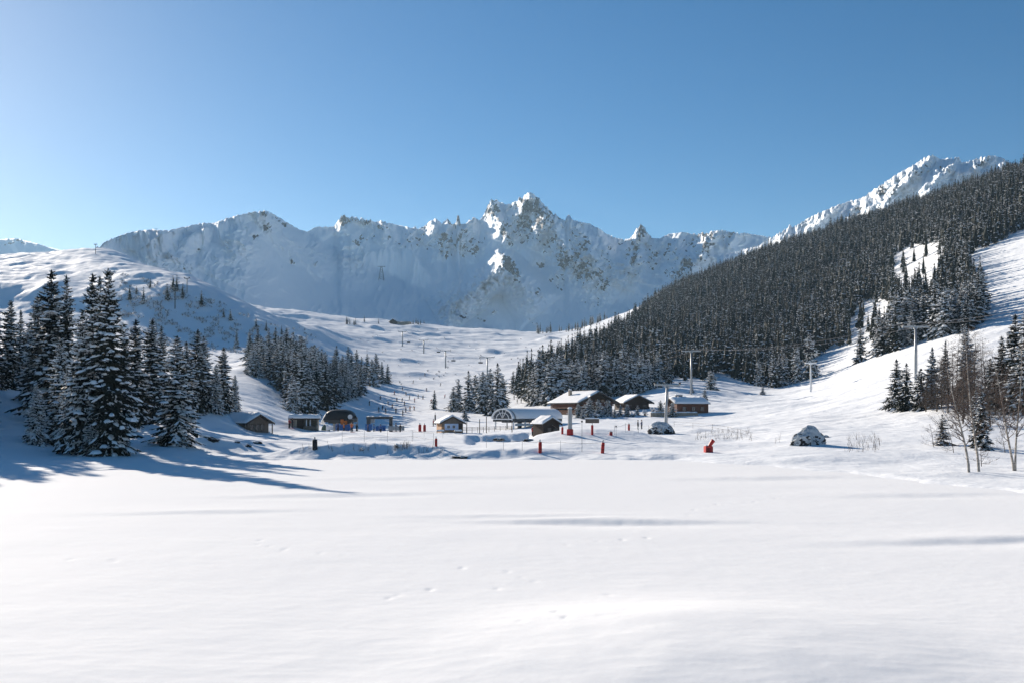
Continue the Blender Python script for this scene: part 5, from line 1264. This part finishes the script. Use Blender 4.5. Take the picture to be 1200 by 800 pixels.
# ------------------------------------------------------------------ bare birches and larches
def bare_tree(name, label, px, top, bs, lean, m, seed, nb, spread, cat='tree', r0=.11, fork=None, twig_m=None, low=.25, group=None, Y=None):
    X, Y, Z = at(px, bs) if Y is None else ((px - 600) / F * Y, Y, ground((px - 600) / F * Y, Y))
    H = (bs - top) / F * Y; r = random.Random(seed); U = r.uniform
    t = empty(name, (X, Y, Z), 0, label=label, cat=cat, group=group)
    lx = lean / F * Y
    def T(f): return Vector((lx * (f + .35 * f * (f - 1)) + .05 * H * .3 * math.sin(f * 5 + seed), .1 * math.sin(f * 4 + seed), H * f))
    gm('trunk', t, m, lambda g: tube(g, [T(i / 14) - (Vector((0, 0, .5)) if i == 0 else Vector()) for i in range(15)], [r0 * (1 - .93 * i / 14) + .006 for i in range(15)], 9), True)
    def br(g):
        def grow(p, d, L, rad, lev):
            n = 4; pts = [p]; q = p.copy(); dd = d.copy()
            for i in range(n):
                dd = (dd + Vector((U(-.22, .22), U(-.22, .22), U(-.10, .2)))).normalized(); q = q + dd * L / n; pts.append(q.copy())
            tube(g, pts, [max(rad * (1 - .8 * i / n), .004) for i in range(n + 1)], 4 if lev else 5)
            if lev < 2:
                for k in range(6 if lev == 0 else 4):
                    i = r.randint(1, n); e = (dd + Vector((U(-.9, .9), U(-.9, .9), U(-.2, .6)))).normalized(); grow(pts[i], e, L * U(.3, .5), rad * .5, lev + 1)
        for k in range(nb):
            f = low + (1 - low) * (k + U(0, 1)) / nb; f = min(f, .985); a = U(0, 6.28)
            up = U(.35, 1.1) if m is BIRCH else U(-.25, .35)
            d = Vector((math.cos(a), math.sin(a), up)).normalized(); L = H * spread * (1.15 - .85 * f) * U(.6, 1.25)
            grow(T(f), d, L, r0 * .35 * (1.1 - f) + .006, 0)
    gm('branches', t, twig_m or M_TWIG, br)
    return t
TWB = mat('birch_twigs', (.085, .06, .05), .85, noise=.3)
bare_tree('birch_tree', 'bare birch, left of the close pair, leaning left', 1135, 428, 553, -26, BIRCH, 1, 46, .26, twig_m=TWB, r0=.10)
bare_tree('birch_tree', 'bare birch, right of the close pair, nearly upright', 1146, 392, 552, -17, BIRCH, 2, 48, .22, twig_m=TWB, r0=.10)
bare_tree('birch_tree', 'bare birch leaning far left from the forked pair by the right edge', 1188.5, 415, 551, -28, BIRCH, 3, 44, .24, twig_m=TWB, r0=.10)
bare_tree('birch_tree', 'bare birch, right and upright stem of the forked pair by the right edge', 1191, 405, 551, 6, BIRCH, 4, 44, .24, twig_m=TWB, r0=.09)
for k, (px, tp, bs, lb) in enumerate(((1110, 400, 484, 'brown bare larch left of the birches'), (1122, 392, 482, 'tall brown bare larch behind the left birch'), (1098, 422, 482, 'low brown bare larch by the spruces right of the tall lift tower'), (1135, 398, 480, 'brown bare larch in the thick of the right-hand thicket'), (1150, 405, 482, 'brown bare larch behind the paired birches'), (1166, 430, 486, 'short brown bare larch between the birch pairs'), (1128, 440, 496, 'low twiggy larch behind the paired birches'), (1160, 452, 500, 'twiggy larch sapling right of the bluish spruce'), (1085, 436, 482, 'short brown larch right of the two close spruces'), (1104, 415, 478, 'brown larch close behind the low one right of the lift tower'), (1116, 404, 474, 'slim brown larch second row left of the birches'), (1141, 410, 488, 'twiggy brown larch touching the upright birch'), (1155, 396, 474, 'tall brown larch right of the thicket middle'), (1170, 415, 478, 'brown larch left of the spruces at the right edge'), (1130, 425, 490, 'short dense larch behind the leaning left birch'), (1143, 385, 470, 'slender larch rising above the right-hand thicket'))):
    bare_tree('larch_tree', lb, px, tp, bs, random.uniform(-4, 4), M_BARK, 20 + k, 84, .24, r0=.12, low=.06, group='bare larches of the right-hand thicket')
for k, (px, tp, bs, lb) in enumerate(((1094, 496, 523, 'bare twiggy shrub reaching left of the small bushy spruce'), (1118, 490, 530, 'bare shrub between the small bushy spruce and the birches'), (1150, 520, 546, 'low bare shrub at the foot of the paired birches'), (1178, 500, 530, 'bare shrub left of the forked birches'), (1172, 470, 488, 'grey bare shrub behind the forked birches'))):
    bare_tree('bare_shrub', lb, px, tp, bs, random.uniform(-14, 10), M_BARK, 60 + k, 16, .5, cat='shrub', r0=.03, low=.02, twig_m=TWB)

# ------------------------------------------------------------------ snowy bushes and small spruces by the chalets
G7 = 'frosted bushes and young spruces in front of the chalets'
for px, tp, bs, lb in ((678, 472, 492, 'young frosted spruce at the left before the large chalet'), (691, 465, 492, 'taller frosted spruce before the middle of the large chalet'), (701, 467, 492, 'frosted spruce before the right half of the large chalet'), (713, 467, 490, 'bluish frosted spruce at the right corner of the large chalet'),
    (727, 473, 491, 'small frosted spruce before the left of the dark chalet'), (735, 472, 491, 'small frosted spruce before the middle of the dark chalet'), (747, 474, 489, 'small frosted spruce before the right of the dark chalet'), (774, 468, 486, 'small spruce between the dark chalet and the lift tower'), (788, 470, 488, 'little frosted spruce at the left end of the red-brown chalet'), (826, 455, 468, 'little spruce just above the red-brown chalet roof'), (833, 432, 456, 'spruce standing alone before the forest edge right of the thin lift tower'), (811, 452, 460, 'low spruce at the foot of the thin lift tower'), (894, 452, 462, 'tiny lone spruce on the snow below the forest edge'), (683, 478, 494, 'lowest frosted bush-like spruce before the large chalet'), (720, 478, 493, 'frosted bush-like spruce between the two chalets')):
    tree_px(px, tp, bs, 'mid', lb, G7, [2, 5, 7, 2, 5][int(px) % 5], 1.45, Y=None if px > 765 else 282 - (bs - 489) * 2.5)
def bush(px, bs, w_, h_, label, seed, Y=None):
    X, Y, Z = at(px, bs) if Y is None else ((px - 600) / F * Y, Y, ground((px - 600) / F * Y, Y))
    s = Y / F; r = random.Random(seed); U = r.uniform; t = empty('snowy_bush', (X, Y, Z), 0, label=label, cat='bush', group='snow-covered bushes')
    tw = Geo(); sn = Geo()
    for k in range(42):
        a = U(0, 6.28); el = U(.3, 1.4); L = U(.6, 1.0); d = Vector((math.cos(a) * math.cos(el) * w_ * s / 2, math.sin(a) * math.cos(el) * w_ * s / 2, math.sin(el) * h_ * s)) * L
        tube(tw, [(0, 0, -.1), tuple(d * .5 + Vector((U(-.1, .1), U(-.1, .1), 0))), tuple(d)], [.03, .02, .008], 4)
        if k < 22:
            u = U(.18, .4) * min(1.2, w_ * s * .2 + .3); c = d * U(.6, 1.0)
            vs = [tuple(c + Vector((u * math.cos(b) * U(.7, 1.2), u * math.sin(b) * U(.7, 1.2), U(-.05, .05)))) for b in [1.047 * i for i in range(6)]] + [tuple(c + Vector((0, 0, u * .7)))]
            sn.add(vs, [(i, (i + 1) % 6, 6) for i in range(6)])
    tw.f += [tuple(i + len(tw.v) if i >= 0 else -1 for i in f) for f in sn.f]; tw.m += [1] * len(sn.f); tw.v += sn.v
    link('twigs', tw.mesh('twigs', [M_BARK, M_TREESNOW]), t)
for k, (px, bs, w_, h_, lb) in enumerate(((698, 495, 14, 8, 'snow-heaped bush at the foot of the large chalet'), (668, 493, 10, 8, 'snowy bush at the left corner of the large chalet'), (756, 490, 16, 8, 'broad snowy bush right of the dark chalet'), (765, 488, 12, 10, 'dark snowy bush between the dark chalet and the lift tower'), (742, 492, 14, 7, 'snowy bush before the dark chalet'), (796, 484, 8, 9, 'snowy bush at the corner of the red-brown chalet'), (466, 524, 14, 5, 'low twiggy bush on the shore bank'), (780, 487, 10, 7, 'snowy bush left of the red-brown chalet'), (425, 527, 8, 4, 'tiny twiggy bush on the shore bank to the left'))):
    bush(px, bs, w_, h_, lb, 80 + k, Y=282 - (bs - 489) * 2 if bs < 496 and px < 780 else None)

# distant conifers along the crest of the piste
G8 = 'tiny distant conifers along the crest of the piste'
r_ = random.Random(9)
for k in range(40):
    px = r_.uniform(622, 712); Y = r_.uniform(1130, 1300); X = (px - 600) / F * Y; Z = ground(X, Y)
    spruce((X, Y, Z - .3), r_.uniform(7, 13), 'far', 'tiny distant conifer in the row along the crest right of the piste top', G8, wide=1.1)
for k in range(16):
    px = r_.choice([r_.uniform(404, 428), r_.uniform(438, 452), r_.uniform(482, 497)]); X, Y, Z = at(px, r_.uniform(377, 381))
    if Y > 1500: Y = 1240; X = (px - 600) / F * Y; Z = ground(X, Y)
    spruce((X, Y, Z - .3), r_.uniform(5, 9), 'far', 'tiny distant conifer near the far restaurant on the crest', 'tiny conifers by the far restaurant', wide=1.1)

for px, py in ((152, 352), (160, 345), (168, 356), (203, 338), (207, 341), (196, 352), (214, 350), (262, 372), (270, 376), (176, 338), (236, 358), (300, 384), (312, 388), (330, 392)):
    X, Y, Z = at(px, py); spruce((X, Y, Z - .2), r_.uniform(4.5, 9), 'far', 'small dark spruce standing alone on the shaded left ridge', 'small spruces of the shaded left ridge', wide=1.6)
# dark alder scrub on the shaded left ridge: nobody could count it
items = []
r_ = np.random.default_rng(21)
for k in range(3600):
    px = r_.uniform(140, 375); py = r_.uniform(322, 425)
    lo = np.interp(px, [140, 200, 260, 300, 340, 375], [398, 405, 412, 420, 415, 395]); hi = np.interp(px, [140, 200, 250, 300, 340, 375], [318, 336, 352, 372, 384, 386])
    if not hi < py < lo: continue
    if float(fbm(np.array(px / 22.0), np.array(py / 12.0), 3)) < .0: continue
    X, Y, Z = at(px, py)
    items.append((X, Y, Z, r_.uniform(.3, 1.05), 1.0))
def scrub_geo(seed):
    r = random.Random(seed); g = Geo(); U = r.uniform
    for k in range(40):
        a = U(0, 6.28); el = U(.25, 1.3); L = U(.7, 1.8); d = Vector((math.cos(a) * math.cos(el) * 1.5, math.sin(a) * math.cos(el) * 1.5, math.sin(el) * 1.1)) * L
        p = d.cross(Vector((0, 0, 1))).normalized() * U(.03, .09)
        g.add([(0, 0, -.3), tuple(d * .55 + p), tuple(d), tuple(d * .55 - p)], [(0, 1, 2, 3)], 1 if k % 5 < 3 else 0)
    return g
for k in range(130):
    px = r_.uniform(380, 660); py = r_.uniform(384, 452); X, Y, Z = at(px, py); items.append((X, Y, Z, r_.uniform(.25, 1.0), 1.0))
if items: merge('scrub', items, [scrub_geo(k) for k in range(5)], [M_BARK, M_TREESNOW], 'dark alder scrub scattered over the shaded left ridge and the upper piste', 'scrub')
# dry stems sticking out of the snow
items = []
for (x0, x1, y0, y1, n) in ((815, 882, 506, 516, 110), (992, 1032, 512, 530, 70), (905, 915, 510, 520, 8), (470, 480, 520, 527, 20), (350, 520, 525, 531, 40)):
    for k in range(n):
        X, Y, Z = at(r_.uniform(x0, x1), r_.uniform(y0, y1)); items.append((X, Y, Z, r_.uniform(.5, 1.2), 1.0))
def stem_geo(seed):
    r = random.Random(seed); g = Geo()
    for k in range(2): tube(g, [(r.uniform(-.2, .2), r.uniform(-.2, .2), -.2), (r.uniform(-.3, .3), r.uniform(-.3, .3), r.uniform(.5, .95))], [.016, .007], 4)
    return g
merge('dry_reeds', items, [stem_geo(k) for k in range(6)], [M_BARK], 'thin dry stems poking through the snow near the shore', 'reeds')
# ------------------------------------------------------------------ camera, sun, sky, air
cam = bpy.data.cameras.new('camera'); co = bpy.data.objects.new('camera', cam); COL.objects.link(co)
cam.lens = 35; cam.sensor_width = 36; cam.sensor_fit = 'HORIZONTAL'
co.location = (0, 0, EYE); co.rotation_euler = (R(90), 0, 0)
cam.shift_y = (HOR - 400.0) / 1200.0
cam.clip_start = .1; cam.clip_end = 30000
SC.camera = co
sun = bpy.data.lights.new('sun', 'SUN'); so = bpy.data.objects.new('sun', sun); COL.objects.link(so)
sun.energy = SUN_STR; sun.angle = R(.53); sun.color = (1.0, .885, .75)
d = Vector((math.sin(SUN_AZ) * math.cos(SUN_EL), math.cos(SUN_AZ) * math.cos(SUN_EL), math.sin(SUN_EL)))
so.rotation_euler = d.to_track_quat('Z', 'Y').to_euler(); so.location = (-200, 200, 300)
w = bpy.data.worlds.new('World'); SC.world = w; w.use_nodes = True
nt = w.node_tree; nt.nodes.clear()
o = nt.nodes.new('ShaderNodeOutputWorld'); b = nt.nodes.new('ShaderNodeBackground'); s = nt.nodes.new('ShaderNodeTexSky')
s.sky_type = 'NISHITA'; s.sun_disc = False; s.sun_elevation = SUN_EL; s.sun_rotation = SUN_AZ
s.altitude = 1900; s.air_density = SKY_AIR; s.dust_density = SKY_DUST; s.ozone_density = SKY_OZ
hs = nt.nodes.new('ShaderNodeHueSaturation'); hs.inputs['Saturation'].default_value = SKY_SAT; hs.inputs['Hue'].default_value = .499
nt.links.new(s.outputs[0], hs.inputs['Color']); nt.links.new(hs.outputs[0], b.inputs[0]); nt.links.new(b.outputs[0], o.inputs[0]); b.inputs[1].default_value = SKY_STR
vs = SC.view_settings
vs.view_transform = 'Standard'; vs.look = 'None'; vs.gamma = 1; vs.use_curve_mapping = False; vs.exposure = EXPO
cy = SC.cycles
cy.max_bounces = 8; cy.diffuse_bounces = 7; cy.glossy_bounces = 2; cy.transparent_max_bounces = 6; cy.volume_bounces = 1
cy.use_denoising = True
if HAZE > 0:
    bm = bmesh.new(); bmesh.ops.create_cube(bm, size=1.0)
    for v in bm.verts:
        v.co = (v.co.x * 12000, 1500 + v.co.y * 8200, (-3.0 if v.co.z < 0 else 960.0))
    me = bpy.data.meshes.new('haze'); bm.to_mesh(me); bm.free()
    hm = bpy.data.materials.new('haze'); hm.use_nodes = True; n = hm.node_tree; n.nodes.clear()
    ho = n.nodes.new('ShaderNodeOutputMaterial'); hv = n.nodes.new('ShaderNodeVolumePrincipled')
    hv.inputs['Color'].default_value = (.52, .78, 1, 1); hv.inputs['Density'].default_value = HAZE; hv.inputs['Anisotropy'].default_value = HAZE_G
    hv.inputs['Density Attribute'].default_value = ''; hv.inputs['Color Attribute'].default_value = ''; hv.inputs['Temperature Attribute'].default_value = ''
    n.links.new(hv.outputs[0], ho.inputs['Volume']); me.materials.append(hm)
    ho_ = link('haze', me); tag(ho_, kind='stuff')
